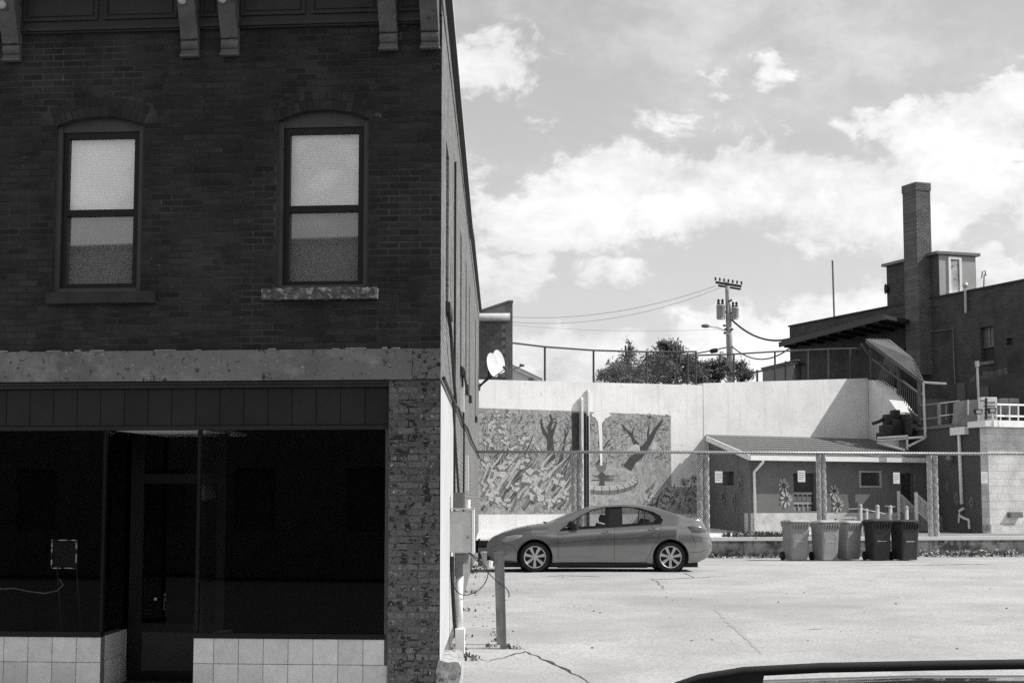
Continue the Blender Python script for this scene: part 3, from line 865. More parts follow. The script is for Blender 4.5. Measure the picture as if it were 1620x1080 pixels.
gr_ = MB(); paint([(928, 742), (990, 728), (1061, 735), (1062, 770), (1110, 770), (1112, 811), (928, 812)], gr_); gr_.build('painted_lawn', mp_grass, mural)
def stroke(mb, pts, w0, w1):
    L, Rr = [], []
    for k, p in enumerate(pts):
        a, b = pts[max(0, k - 1)], pts[min(len(pts) - 1, k + 1)]
        dx_, dy_ = b[0] - a[0], b[1] - a[1]; q = math.hypot(dx_, dy_) or 1; w = lerp(w0, w1, k / (len(pts) - 1)) / 2
        L.append((p[0] - dy_ / q * w, p[1] + dx_ / q * w)); Rr.append((p[0] + dy_ / q * w, p[1] - dx_ / q * w))
    n = nl(mb)
    for k in range(len(pts) - 1): mb.sheet(Fa, [mpt(x) for x in (L[k], Rr[k], Rr[k + 1], L[k + 1])], n)
rq = random.Random(21)
# soft foliage strokes in the painted background
for (mat, nm, cnt, ylo, yhi) in ((mp_leafm, 'painted_foliage', 260, 652, 725), (mp_leafd, 'painted_dark_strokes', 170, 652, 738), (mp_leafl, 'painted_highlight', 170, 652, 738), (mp_pet, 'painted_blossom_dabs', 70, 655, 735)):
    mb = MB()
    for k in range(cnt):
        x = rq.uniform(762, 1055); y = rq.uniform(ylo, yhi); a = rq.uniform(-1.2, 1.2) + (2.2 if x < 850 else 0); l = rq.uniform(3, 11); c = rq.uniform(-.9, .9)
        stroke(mb, [(x + l * t * math.cos(a + c * t), max(y + l * t * math.sin(a + c * t), 654)) for t in (0, .33, .66, 1)], rq.uniform(1, 2.4), .5)
    mb.build(nm, mat, mural)
tr = MB()
for pts, w0, w1 in (([(873, 735), (871, 712), (870, 692)], 14, 9), ([(870, 695), (861, 684), (857, 674), (856, 663)], 8, 2.5), ([(871, 694), (869, 675), (873, 665), (870, 655)], 8, 3), ([(872, 690), (877, 676), (880, 669)], 6, 2), ([(892, 702), (895, 688), (893, 677)], 4, 1.5), ([(895, 690), (899, 682), (898, 676)], 3, 1),
                    ([(885, 736), (888, 722), (892, 704)], 9, 3)): stroke(tr, pts, w0, w1)
tr.build('painted_tree', mp_tree, mural)
tr = MB()
for pts, w0, w1 in (([(992, 741), (1000, 728), (1012, 719), (1020, 708)], 15, 11), ([(1018, 710), (1028, 697), (1036, 680), (1048, 664)], 11, 3), ([(1015, 712), (1004, 700), (999, 688), (988, 677), (983, 670)], 7, 1.5), ([(1000, 690), (1001, 682), (1004, 676)], 3, 1), ([(1026, 698), (1025, 685), (1027, 675)], 5, 2), ([(945, 735), (950, 724)], 6, 3), ([(955, 709), (962, 698), (968, 692)], 3, 1), ([(949, 708), (946, 698)], 3, 1)): stroke(tr, pts, w0, w1)
tr.build('painted_leaning_tree', mp_tree, mural)
hs = MB(); paint([(988, 713), (1005, 702), (1012, 704), (1012, 713)], hs); paint([(1030, 712), (1033, 697), (1040, 700), (1038, 711)], hs); hs.build('painted_house', mp_pet, mural)
# fountain
def ell(cx, cy, rx, ry, n=36, a0=0, a1=2 * math.pi): return [(max(cx + rx * math.cos(lerp(a0, a1, k / n)), 931), cy + ry * math.sin(lerp(a0, a1, k / n))) for k in range(n)]
ft = MB(); paint(ell(955, 762, 54, 20), ft); ft.build('painted_basin_wall', mp_leafm, mural)
ft = MB(); paint(ell(955, 757, 55, 18.5), ft); ft.build('painted_basin_rim', mp_stone, mural)
ft = MB(); paint(ell(953, 754, 48, 14), ft); ft.build('painted_water', mp_water, mural)
ft = MB()
for k in range(12): stroke(ft, [(rq.uniform(933, 960), 757 + k * .8 - 5), (rq.uniform(962, 992), 756 + k * .8 - 5)], 1.2, .6)
paint(ell(952, 752, 5, 6, 14), ft); paint([(949, 757), (955, 757), (957, 768), (947, 768)], ft); ft.build('painted_ripples', mp_leafd, mural)
ft = MB(); paint(ell(951, 739, 8, 8, 16), ft); ft.build('painted_urn', mp_leafm, mural)
ft = MB(); stroke(ft, [(951, 736), (950.5, 715), (950, 690), (949, 672), (948, 660)], 3, 7); stroke(ft, [(949, 668), (942, 659), (936, 657)], 5, 2); stroke(ft, [(950, 668), (957, 659), (966, 656)], 5, 2); paint([(936, 656), (940, 651.5), (950, 650), (962, 652), (967, 657), (957, 662), (945, 663)], ft)
ft.build('painted_water_jet', m_whitewall, mural)
ft = MB()
for k in range(15):
    a = 2 * math.pi * k / 26 - .3; stroke(ft, [(955 + 48 * math.cos(a), 755 + 14.5 * math.sin(a)), (955 + 55 * math.cos(a), 757 + 18.5 * math.sin(a)), (955 + 54 * math.cos(a), 762 + 20 * math.sin(a))], .9, .9) if 955 + 48 * math.cos(a) > 932 else None
ft.build('painted_stone_joints', mp_leafd, mural)
ft = MB(); paint([(905, 653), (916, 653), (916, 811), (905, 811)], ft); paint([(920.5, 654), (927, 654), (927, 811), (920.5, 811)], ft); ft.build('painted_fin_shadow', mp_tree, mural)  # shadows of the two fins, painted as dark strips on the mural
# big iris leaves and flowers in front
for (mat, nm, cnt, seed) in ((mp_leafd, 'painted_dark_leaves', 60, 1), (mp_leafm, 'painted_leaves', 60, 2), (mp_leafl, 'painted_pale_leaves', 44, 3)):
    mb = MB(); rl = random.Random(seed)
    for k in range(cnt):
        if rl.random() < .78: x, y = rl.uniform(760, 896), rl.uniform(735, 808)
        else: x, y = rl.uniform(1015, 1105), rl.uniform(778, 806)
        l = rl.uniform(25, 62) * (1 if x < 900 else .45); a = R(rl.uniform(-72, -42)); c = rl.uniform(-.25, .25)
        stroke(mb, [(min(max(x + l * t * math.cos(a + c * t), 758), 903 if x < 900 else 1111), max(y + l * t * math.sin(a + c * t), 664)) for t in (0, .25, .5, .75, 1)], rl.uniform(2, 5.5), .6)
    mb.build(nm, mat, mural)
LAY['base'] += .001; LAY['hold'] = True
def iris(x, y, s, seed):
    rl = random.Random(seed); lt, dk = MB(), MB()
    for k in range(9):
        a = R(-90 + (k - 4) * 41 + rl.uniform(-12, 12)); l = s * rl.uniform(.8, 1.25); w = s * rl.uniform(.24, .42)
        px_ = [(x + (l * t) * math.cos(a) - w * math.sin(math.pi * t) * sgn * math.sin(a) * (1 + .4 * math.sin(11 * t + 2 * k)), y + l * t * math.sin(a) + w * math.sin(math.pi * t) * sgn * math.cos(a) * (1 + .4 * math.sin(11 * t + 2 * k))) for sgn in (1, -1) for t in ([0, .2, .4, .6, .8, 1] if sgn == 1 else [.85, .65, .45, .25])]
        px_ = [(min(max(a_, 758), 903 if x < 900 else 1111), min(b_, 811)) for (a_, b_) in px_]
        paint(px_, lt if k % 3 else dk)
        stroke(dk, [(x, y), (x + l * .6 * math.cos(a), y + l * .6 * math.sin(a))], 1.6, .5)
    o = lt.build('painted_iris', mp_pet, mural); dk.build('petal_shade', mp_pet2, o)
for k, (x, y, s) in enumerate(((822, 735, 10), (803, 728, 9), (858, 745, 10), (773, 765, 11), (800, 795, 10), (880, 790, 9), (832, 725, 8), (785, 655, 7), (850, 712, 8), (875, 735, 8), (778, 672, 10), (795, 680, 10), (800, 697, 9), (772, 700, 10), (830, 698, 12), (812, 712, 9), (790, 745, 15), (838, 752, 17), (848, 782, 16), (884, 758, 14), (782, 785, 15), (816, 770, 11), (768, 732, 10), (866, 795, 11), (895, 785, 9), (1032, 790, 10), (1058, 778, 10), (1052, 796, 11), (1082, 762, 9), (1098, 757, 8), (1076, 790, 11), (1100, 785, 11), (806, 655, 7), (1092, 803, 8))): iris(x, y, s * .85, k)

# buttress fins on the mural wall, behind the fence
m_fin = M('whitewashed_fin', .62, .1, 3, .8); m_find = M('painted_fin', .5, .2, 3, .8)
for (pxl, pxr, ptop, lab, ll, dd) in ((916.5, 919.5, 628, 'shorter rounded pale fin standing against the mural wall', .03, .145), (927.5, 930, 616, 'taller narrow pale fin standing against the mural wall', .02, .12)):
    ua = Fa.hit(pxl, 720)[0]; zt = Fa.hit((pxl + pxr) / 2, ptop)[1]
    d = dd
    t = MB(); i = 0
    prof = [(0, TZ - .1), (0, zt - .05), (d * .3, zt), (d * .8, zt - .01), (d, zt - .08), (d, TZ - .1)]
    for s in (0, ll + .03):
        for (n, z) in prof: t.v.append(Fa.p(ua + s, n, z))
    k = len(prof); t.f.append(tuple(range(k))); t.f.append(tuple(range(k, 2 * k)))
    for a in range(k): t.f.append((a, (a + 1) % k, k + (a + 1) % k, k + a))
    zc2 = Fa.hit(910, 651)[1]; lo = MB(); hi = t
    for s in (-.003, ll + .033):
        for (n, z) in ((0, TZ - .1), (0, zc2), (d + .003, zc2), (d + .003, TZ - .1)): lo.v.append(Fa.p(ua + s, n, z))
    lo.f += [(0, 1, 2, 3), (4, 5, 6, 7), (0, 1, 5, 4), (1, 2, 6, 5), (2, 3, 7, 6)]
    fo = thing('wall_fin', Fa.p(ua, .1, TZ), lab, 'wall fin', 'fins on the mural wall'); hi.build('fin_top', m_fin, fo); lo.build('painted_base', m_find, fo)
pp = MB(); p = Fa.p(Fa.hit(930, 700, .1)[0], .1, 0); pp.tube([(p[0], p[1], TZ), (p[0], p[1], Fa.hit(929, 658)[1])], .035, 8)
tag(pp.build('drain_pipe', m_dark), 'thin dark drain pipe beside the tall fin on the mural wall', 'pipe')

# ------------------------------------------------------------------ terrace, lower retaining wall, chain-link fence
Fr = Frame((-.86, 40.2), (at(1620, HORIZON, 42.2) - Vector((-.86, 40.2, ZC))).xy, (.15, -1))
FRN = Vector((Fr.u.y, -Fr.u.x)); Fr.n = FRN
URT = 40
zed = .47
terr = MB()
e0, e1 = Fr.p(-.05, -.02, 0), Fr.p(URT, -.02, 0)
terr.quad((e0[0], e0[1], zed), (e1[0], e1[1], zed), (e1[0], 60, TZ + .05), (e0[0], 47.0, TZ))
m_tc = M('bright_terrace_concrete', .62, .08, 1.5, .9, fine=.08)
terr.build('terrace', m_tc, kind='structure')
m_rw = M('stained_concrete', .20, .35, 1.6, .9, bump=.006, bscale=30, spot=[(.05, 2.0, .50, .60), (.36, 4, .60, .70)], streak=(.06, .52, .7))
rw = thing('low_retaining_wall', Fr.p(8, 0, 0), 'low stained concrete wall along the back of the lot', 'wall')
ua = Fr.hit(1120, 860)[0]
MB().box(Fr, ua, URT, -.3, 0, -.1, zed - .04).build('wall_face', m_rw, rw)
MB().box(Fr, -.05, ua - .002, -.3, 0, -.1, .16).build('low_kerb', m_conc, rw)
MB().box(Fr, ua, URT, -.42, .015, zed - .038, zed + .05).build('coping', m_tc, rw)
MB().box(Fr, ua + 1, URT, -1.2, -1.05, zed + .02, zed + .10).build('inner_kerb', m_conc, rw)
zrail = Fr.hit(1100, 715.5)[1]
fence = thing('chain_link_fence', Fr.p(7, -.15, zed), 'tall chain-link fence with paired posts along the back of the lot', 'fence')
UF1 = Fr.hit(1690, 716)[0]
MB().tube([Fr.p(-.02, -.15, zrail), Fr.p(6, -.15, zrail + .01), Fr.p(UF1, -.15, zrail)], .036, 8).build('top_rail', m_steel, fence, smooth=True)
tl = MB()                                             # twisted wire barbs and ties along the rail
uu = 0.
while uu < UF1:
    a = Vector(Fr.p(uu, -.13, zrail + .03)); tl.tube([a, a + Vector((random.uniform(-.01, .02), -.01, .045))], .004, 3, False); tl.tube([Fr.p(uu + .02, -.11, zrail + .03), Fr.p(uu + .035, -.112, zrail - .04)], .006, 3, False); uu += .0707
tl.build('wire_twists', m_dull, fence, kind='stuff')
ml = MB(); P = .0707; zb0 = zed - .02; H = zrail - zb0; wr = .0012
def zig(uu, sgn, n):
    a, b = uu, uu + sgn * H
    z0_, z1_ = zb0, zrail
    if a < 0:
        if b < 0: return
        z0_ = zb0 + (0 - a) * sgn; a = 0
    if a > UF1:
        if b > UF1: return
        z0_ = zb0 + (a - UF1); a = UF1
    if b < 0: z1_ = zb0 + (a - 0); b = 0
    if b > UF1: z1_ = zb0 + (UF1 - a); b = UF1
    if abs(b - a) < .02: return
    sag = lambda u: .015 * math.sin(u * 2.2) + .01 * math.sin(u * 5.1)
    k = 6
    ml.tube([Fr.p(lerp(a, b, q / k), n + sag(lerp(a, b, q / k)), lerp(z0_, z1_, q / k)) for q in range(k + 1)], wr, 3, False)
uu = -H
while uu < UF1 + H:
    zig(uu, 1, -.108); zig(uu, -1, -.112); uu += P
ml.build('chain_link_mesh', M('mesh_wire', .09, .2, 5, .5, metal=.3), fence, kind='stuff')
m_post = M('dark_fence_post', .05, .3, 4, .8)
def wrap(mb, cx, cy, r, z0_, z1_):
    """mesh wrapped round a post"""
    for sgn in (1, -1):
        for s in range(9):
            pts = []
            for q in range(int((z1_ - z0_) / .05) + 1):
                zz = z0_ + q * .05; a = sgn * (zz - z0_) * 2 * math.pi / (.55) + s * 2 * math.pi / 9
                pts.append((cx + r * math.cos(a), cy + r * math.sin(a), zz))
            mb.tube(pts, .009, 3, False)
for (px, wl, wr_) in ((916, 9, 9), (1117, 9.5, 9.5), (1305, 7.5, 7.5), (1482, 8, 9)):
    uc = Fr.hit(px, 790)[0]; m_per = Fr.p(uc, -.15, 0)[1] / (FPX / CP)
    for (s, wpx) in ((-1, wl), (1, wr_)):
        r = wpx * m_per / 2 * .98
        c = Fr.p(uc + s * (r + .006), -.15 - r - .05, 0)
        t = MB(); t.lathe((c[0], c[1], 0), [(r * .9, zed - .05), (r * .9, zrail - .02), (r * .5, zrail + .01)], 12); po = t.build('post', m_post, fence, smooth=True)
        t = MB(); wrap(t, c[0], c[1], r, zed, zrail - .03); t.build('mesh_wrap', M('wrap_wire', .62, .15, 5, .5, metal=.2), po, kind='stuff')
for (x0, x1, y0, y1, tx) in ((1131, 1143, 745, 763, 'small white notice on the fence by the shed corner'), (1262, 1274, 744, 762, 'small white notice on the fence in front of the shutter window'), (1413, 1423.5, 747, 764.5, 'small white notice on the fence beside the shed door'), (1552, 1562.5, 746, 764, 'small white notice on the fence at the far right')):
    ua_, zt_ = Fr.hit(x0, y0, -.1); ub_, zb_ = Fr.hit(x1, y1, -.1)
    s_ = thing('notice_sign', Fr.p((ua_ + ub_) / 2, -.1, zb_), tx, 'sign', 'notices on the fence')
    MB().box(Fr, ua_, ub_, -.103, -.098, zb_, zt_).build('sign_panel', m_white, s_)
    t = MB()
    for q in range(4): t.box(Fr, ua_ + .02, ub_ - .02 - (.04 if q == 3 else 0), -.0975, -.096, lerp(zt_, zb_, .2 + q * .18), lerp(zt_, zb_, .24 + q * .18))
    t.build('print_lines', m_grey, s_)

# ------------------------------------------------------------------ shed against the wall
C1 = Vector((6.52, 45.2)); 
Fsh = Frame(C1, w25, n25)
C0 = Vector((5.84, 48.9))
Fsl = Frame(C1, C0 - C1, Vector((-(C0 - C1).y, (C0 - C1).x)) * 1.0)
if Fsl.n.y > 0 or Fsl.n.x > 0: Fsl.n = -Fsl.n
m_shed = M('shed_wall_paint', .135, .12, 3, .85, bump=.003, bscale=40, fine=.08)
m_shedlow = M('shed_base_paint', .46, .2, 4, .85, spot=(.25, 5, .6, .75))
m_roofsh = M('shingle_roof', .13, .3, 8, .95, bump=.006, bscale=40, fine=.25, spot=(.05, 2, .68, .76))
shed = thing('lean_to_shed', (9, 47, TZ), 'low painted shed with shingle roof against the white wall', 'shed')
SL = 6.05; zev = 2.62; zlow = Fsh.hit(1230, 811)[1]
def so_(x0, x1, y0, y1): 
    a, zt_ = Fsh.hit(x0, y0); b, zb_ = Fsh.hit(x1, y1); return (a, b, zb_, zt_)
o1, o2, o3 = so_(1255, 1293, 748, 808), so_(1361, 1391, 747, 768), so_(1424, 1446, 748, 815)
t = MB(); wall_open(t, Fsh, 0, SL, zlow, zev, [(o1[0], o1[1], max(o1[2], zlow + .02), o1[3]), o2, o3], 0, .22); t.build('front_wall', m_shed, shed)
MB().box(Fsh, 0, o3[0] - .05, -.3, .02, TZ - .1, zlow).build('base_course', m_shedlow, shed)
lw = (C0 - C1).length
l1a, l1t = Fsl.hit(1143, 746); l1b, l1bt = Fsl.hit(1161, 767)
t = MB(); wall_open(t, Fsl, 0, lw + .3, TZ - .1, zev + .1, [(min(l1a, l1b), max(l1a, l1b), l1bt, l1t)], 0, .2); t.prism(Fsl, [(0.01, zev + .1), (lw + .3, zev + .1), (lw + .3, 3.2)], -.1, -.001); t.build('end_wall', m_shed, shed)
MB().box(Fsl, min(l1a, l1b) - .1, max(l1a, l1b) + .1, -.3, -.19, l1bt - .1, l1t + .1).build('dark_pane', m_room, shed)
t = MB(); t.box(Fsl, -.02, .1, 0.0, .03, TZ, zev); t.box(Fsl, 1.0, 1.07, .0, .02, TZ, zev); t.build('corner_board', m_shed, shed)
# openings
t = MB()
for (a, b, c, d) in ((o2),): 
    t.box(Fsh, a - .06, a, -.05, .03, c - .06, d + .06); t.box(Fsh, b, b + .07, -.05, .03, c - .06, d + .06); t.box(Fsh, a, b, -.05, .03, c - .05, c); t.box(Fsh, a, b, -.05, .03, d, d + .05)
f = t.build('small_window', M('worn_frame_paint', .36, .15, 5, .8), shed); MB().box(Fsh, o2[0], o2[1], -.2, -.12, o2[2], o2[3]).build('pane', m_room, f)
t = MB(); a, b, c, d = o1; t.box(Fsh, a - .04, b + .04, -.3, -.19, c, d); f = t.build('louvred_window', m_room, shed)
zmid = Fsh.hit(1274, 778)[1]
for r_ in range(2):
    for q in range(4):
        qa, qb = lerp(a + .05, b - .1, q / 4), lerp(a + .05, b - .1, (q + 1) / 4) ; za, zb = lerp(zlow + .03, zmid, r_ / 2), lerp(zlow + .03, zmid, (r_ + 1) / 2)
        s2 = MB(); s2.box(Fsh, qa, qb, -.18, -.10, zb - .07, zb - .004); s2.box(Fsh, qa, qa + .035, -.18, -.11, za + .002, zb - .071); s2.box(Fsh, qa + .036, qb, -.17, -.14, za + .002, zb - .12); s2.build('shutter_panel', M('shutter_paint', .27, .2, 6, .8), f)
t = MB(); t.box(Fsh, o3[0], o3[1], -.2, -.13, TZ, o3[3]); f = t.build('door', m_door, shed)
t = MB(); t.box(Fsh, o3[0] - .07, o3[0], -.05, .025, TZ + .3, o3[3] + .07); t.box(Fsh, o3[1], o3[1] + .07, -.05, .025, TZ + .3, o3[3] + .07); t.build('door_frame', m_shed, f)
# roof
ov = .42
e_l, e_r = Fsh.p(-.25, ov, 0), Fsh.p(SL + .02, ov, 0); zt_l = Fb.hit(1117, 691)[1]
bl, br_ = Fb.p(.05, .01, 0), Fb.p(6.2, .01, 0)
t = MB(); ze = zev - .04
for (dz0, dz1) in ((0, .07),):
    i = len(t.v)
    for dz_ in (0, .07): t.v += [(e_l[0], e_l[1], ze + dz_), (e_r[0], e_r[1], ze + dz_ - .01), (br_[0], br_[1], zt_l + dz_ - .03), (bl[0], bl[1], zt_l + dz_)]
    t.f += [(0, 1, 2, 3), (4, 5, 6, 7), (0, 1, 5, 4), (1, 2, 6, 5), (2, 3, 7, 6), (3, 0, 4, 7)]
roof = t.build('roof', m_roofsh, shed)
for k in range(1, 9):                              # shingle courses as thin steps
    q = k / 9; a = Vector((e_l[0], e_l[1], ze + .07)).lerp(Vector((bl[0], bl[1], zt_l + .07)), q); b = Vector((e_r[0], e_r[1], ze + .06)).lerp(Vector((br_[0], br_[1], zt_l + .04)), q)
    MB().bar(a + Vector((0, 0, .004)), b + Vector((0, 0, .004)), .30, .012, up=(0, -.2, 1)).build('shingle_course', m_roofsh, roof)
MB().bar(Vector((e_l[0], e_l[1], ze + .0)), Vector((e_r[0], e_r[1], ze - .01)), .05, .13).build('gutter', m_white, shed)
MB().bar(Vector((e_l[0] - .03, e_l[1], ze + .01)), Vector((bl[0] - .03, bl[1] - .4, zt_l - .06)), .04, .15).build('rake_board', m_white, shed)
ds = MB(); q0 = Fsh.p(.18, ov - .02, ze - .05); q1 = Fsh.p(.10, .06, ze - .38); q2 = Fsh.p(.12, .06, TZ + .02)
ds.tube([q0, Fsh.p(.17, ov - .04, ze - .12), q1, q2], .04, 8); ds.build('downspout', m_white, shed, smooth=True)
# painted sunflowers
mp_sun = pm('sunflower_petal_paint', .24, .44, 9); mp_sund = pm('sunflower_dark_petal', .12, .24, 9)
def sunflower(F, px, py, rpx, parent, mat, stem=True):
    u0_, z0_ = F.hit(px, py); s = F.p(u0_, 0, 0)[1] / (FPX / CP); r = rpx * s
    t = MB(); nn = .026
    for k in range(16):
        a = 2 * math.pi * k / 16 + .1 * math.sin(k * 3); w = r * .2; l = 1.1 * r * (1 + .15 * math.sin(k * 5.3))
        t.sheet(F, [(u0_ + r * .38 * math.cos(a - .15), z0_ + r * .38 * math.sin(a - .15)), (u0_ + l * .8 * math.cos(a - .12), z0_ + l * .8 * math.sin(a - .12)), (u0_ + l * math.cos(a), z0_ + l * math.sin(a)), (u0_ + l * .8 * math.cos(a + .12), z0_ + l * .8 * math.sin(a + .12)), (u0_ + r * .38 * math.cos(a + .15), z0_ + r * .38 * math.sin(a + .15))], nn + .0004 * (k % 2))
    o = t.build('painted_sunflower', mat, parent)
    MB().sheet(F, [(u0_ + r * .4 * math.cos(2 * math.pi * k / 12), z0_ + r * .4 * math.sin(2 * math.pi * k / 12)) for k in range(12)], nn + .001).build('seed_head', mp_leafd, o)
    if stem:
        t = MB(); zb_ = TZ + .05
        t.sheet(F, [(u0_ - .025, z0_ - r * .7), (u0_ + .025, z0_ - r * .7), (u0_ + .05, zb_), (u0_ - .0, zb_)], nn - .002)
        for (q, sd) in ((.35, 1), (.55, -1), (.75, 1)):
            zc_ = lerp(z0_ - r, zb_, q)
            if zc_ < z0_ - r * 1.2: t.sheet(F, [(u0_, zc_), (u0_ + sd * r * .5, zc_ + r * .25), (u0_ + sd * r * 1.0, zc_ + r * .1), (u0_ + sd * r * .5, zc_ - r * .1)], nn - .0015)
        t.build('painted_stem', mp_leafm, o)
for (x, y, r_) in ((1172, 766, 14), (1145, 785, 14), (1162, 792, 12)): sunflower(Fsl, x, y, r_, shed, mp_sund, False)
for (x, y, r_) in ((1239, 768, 11), (1243, 789, 12), (1319, 777, 10), (1325, 798, 12)): sunflower(Fsh, x, y, r_, shed, mp_sun, False)

# ------------------------------------------------------------------ low flat-roofed building at the right
LC = Vector((12.72, 44.0)); LB = Vector((11.98, 47.9))
Fl = Frame(LC, LB - LC, Vector((-(LB - LC).y, (LB - LC).x)))
if Fl.n.x > 0: Fl.n = -Fl.n
Flr = Frame(LC, w25, n25)
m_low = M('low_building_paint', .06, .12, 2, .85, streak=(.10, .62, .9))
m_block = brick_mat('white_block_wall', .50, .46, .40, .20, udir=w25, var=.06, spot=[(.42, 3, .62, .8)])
low = thing('low_flat_roofed_building', (14, 47, TZ), 'low flat-roofed building with dark end wall and white block front', 'building')
zlt = Fl.hit(1545, 672)[1]
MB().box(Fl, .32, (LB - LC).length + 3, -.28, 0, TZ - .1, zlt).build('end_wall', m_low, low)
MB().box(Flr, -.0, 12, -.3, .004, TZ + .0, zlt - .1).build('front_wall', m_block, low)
MB().box(Flr, .0, 12, -.29, .05, TZ - .1, TZ + .16).build('base_course', m_shedlow, low)
zfa = Flr.hit(1590, 676)[1]; zfb = Flr.hit(1590, 667)[1]
MB().box(Flr, -.05, 12, -.3, .32, zfa, zfb + .02).build('fascia', m_white, low)
MB().box(Fl, -.3, .75, -.2, .2, zfa + .01, zfb + .015).build('fascia_return', m_white, low)
MB().box(Fl, .76, (LB - LC).length + 3, -.3, .05, zlt + .002, zlt + .09).build('coping', m_dull, low)
MB().slab([Fl.p(0.1, -.1, 0)[:2], Flr.p(12, -.1, 0)[:2], Flr.p(12, -9, 0)[:2], Fl.p(6.8, -.1, 0)[:2]], zlt - .25, zlt - .02).build('flat_roof', M('roof_felt', .10, .2, 2), low)
ua_, zt_ = Fl.hit(1514, 676); ub_, zb_ = Fl.hit(1527, 687)
uc = (ua_ + ub_) / 2
MB().box(Fl, uc - .45, uc + .45, .0, .12, zb_, zt_).build('downspout_hopper', m_white, low)
MB().tube([Fl.p(uc, .06, zb_), Fl.p(uc - .05, .06, Fl.hit(1525, 797)[1])], .05, 8).build('downspout', m_white, low, smooth=True)
q = [Fl.p(Fl.hit(x, y)[0], .06, Fl.hit(x, y)[1]) for (x, y) in ((1527, 804), (1521, 808), (1521, 815), (1528, 819), (1536, 822), (1537, 836))]
MB().tube(q, .035, 8).tube([q[2], Fl.p(Fl.hit(1520, 826)[0], .06, Fl.hit(1520, 826)[1])], .03, 6).build('bent_pipe', m_white, low)
for (x, y, r_) in ((1500, 770, 7), (1514, 788, 9), (1538, 795, 9), (1558, 788, 10), (1467, 765, 7)): sunflower(Fl, x, y, r_, low, mp_sund, False)
t = MB(); t.box(Flr, .6, 1.0, -.02, .16, TZ + .35, TZ + .5); t.build('wall_vent', m_dull, low)
uq, zq = Fl.hit(1508, 725); MB().lathe(Vector(Fl.p(uq, .1, zq)), [(0, .1), (.08, .08), (.13, 0), (.1, -.07), (0, -.09)], 12).build('wall_lamp', m_dull, low, smooth=True)
zroof = zlt
# roof clutter
def box_thing(name, px0, px1, py0, py1, D, dep, mat, lab, cat, legs=True):
    a = at(px0, py1, D); b = at(px1, py0, D); e = thing(name, ((a.x + b.x) / 2, D + dep / 2, min(a.z, zroof)), lab, cat)
    F = Frame((a.x, D), (1, 0), (0, -1)); w = b.x - a.x
    t = MB(); brick_mb(F, 0, w, a.z, b.z, t, 0, dep, .01); t.quad(F.p(0, -dep, a.z), F.p(w, -dep, a.z), F.p(w, -dep, b.z), F.p(0, -dep, b.z)); t.build('casing', mat, e)
    t = MB()
    for k in range(5): t.box(F, w * .12, w * .88, .0, .008, lerp(a.z, b.z, .15 + .15 * k), lerp(a.z, b.z, .2 + .15 * k))
    t.build('louvres', m_dull, e)
    if a.z > zroof:
        t = MB()
        for (x, y) in ((.05, .05), (w - .05, .05), (.05, dep - .05), (w - .05, dep - .05)): t.box(F, x - .02, x + .02, -y - .02, -y + .02, zroof - .02, a.z)
        t.build('feet', m_dull, e)
    return e
box_thing('rooftop_cabinet', 1554, 1577, 628, 666, 44.9, .35, m_white, 'upright white cabinet on the low roof beside the floodlights', 'cabinet')
box_thing('rooftop_unit', 1582, 1595, 630, 660, 46.2, .5, m_grey, 'grey roof unit with a dark emblem behind the pipe rail', 'air conditioner')
box_thing('rooftop_unit', 1597, 1612, 630, 658, 46.2, .5, m_grey, 'grey roof unit rightmost behind the pipe rail', 'air conditioner')
# slanted grey hood
e = thing('slanted_roof_hood', at(1535, 662, 46.0), 'slanted grey sheet metal hood on the low roof', 'roof hood')
pts = [at(1513, 664, 45.6), at(1553, 660, 45.6), at(1553, 631, 45.6), at(1519, 634, 45.6)]
t = MB(); i = 0
for dy in (0, .9): t.v += [(p.x + dy * .1, p.y + dy, p.z if p.z > zroof + .4 else zroof - .01) for p in pts]
t.f += [(0, 1, 2, 3), (4, 5, 6, 7), (0, 1, 5, 4), (1, 2, 6, 5), (2, 3, 7, 6), (3, 0, 4, 7)]
t.build('hood', m_grey, e)
p0, p1 = at(1531.5, 656, 45.58), at(1531.5, 632, 45.58); MB().bar(p0, p1, .03, .03).build('white_strip', m_white, e)
for (x, y, lab) in ((1548, 650, 'left floodlight on the edge of the low roof'), (1570, 648, 'right floodlight in front of the white roof cabinet')):
    c = at(x, y, 44.5); e = thing('floodlight', (c.x, c.y, zroof), lab, 'floodlight', 'floodlights on the low roof')
    F = Frame((c.x, c.y), (1, 0), (0, -1))
    MB().prism(F, [(-.11, c.z + .05), (.11, c.z + .05), (.09, c.z - .08), (-.09, c.z - .08)], -.12, .03).build('lamp_housing', m_dark, e)
    MB().box(F, -.07, .07, .031, .036, c.z - .06, c.z + .02).build('lens', m_steel, e)
    MB().tube([(c.x, c.y + .05, c.z - .08), (c.x + .02, c.y + .05, c.z - .16), (c.x, c.y + .05, zroof)], .03, 6).build('mount', m_white, e)
e = thing('roof_pipe_rail', at(1600, 660, 44.4), 'white pipe railing along the front edge of the low roof', 'railing')
for y in (640, 658): MB().tube([at(1577, y - .5, 44.35), at(1640, y + 1, 45.2)], .026, 6).build('rail', m_white, e)
for x in (1583, 1597, 1611): MB().tube([at(x, 640, 44.5), at(x, 665, 44.5)], .02, 6).build('post', m_white, e)
e = thing('roof_post', at(1560, 664, 44.4), 'dark post standing at the corner of the low roof', 'post')
MB().bar(at(1560, 667, 44.42), at(1560, 629, 44.42), .05, .05, (0, 1, 0)).build('shaft', m_dark, e); MB().bar(at(1551, 634, 44.42), at(1561, 633, 44.42), .04, .03).build('bracket_arm', m_dark, e)
e = thing('vent_pipe', at(1547, 630, 46.4), 'tall grey vent pipe rising behind the slanted hood', 'pipe')
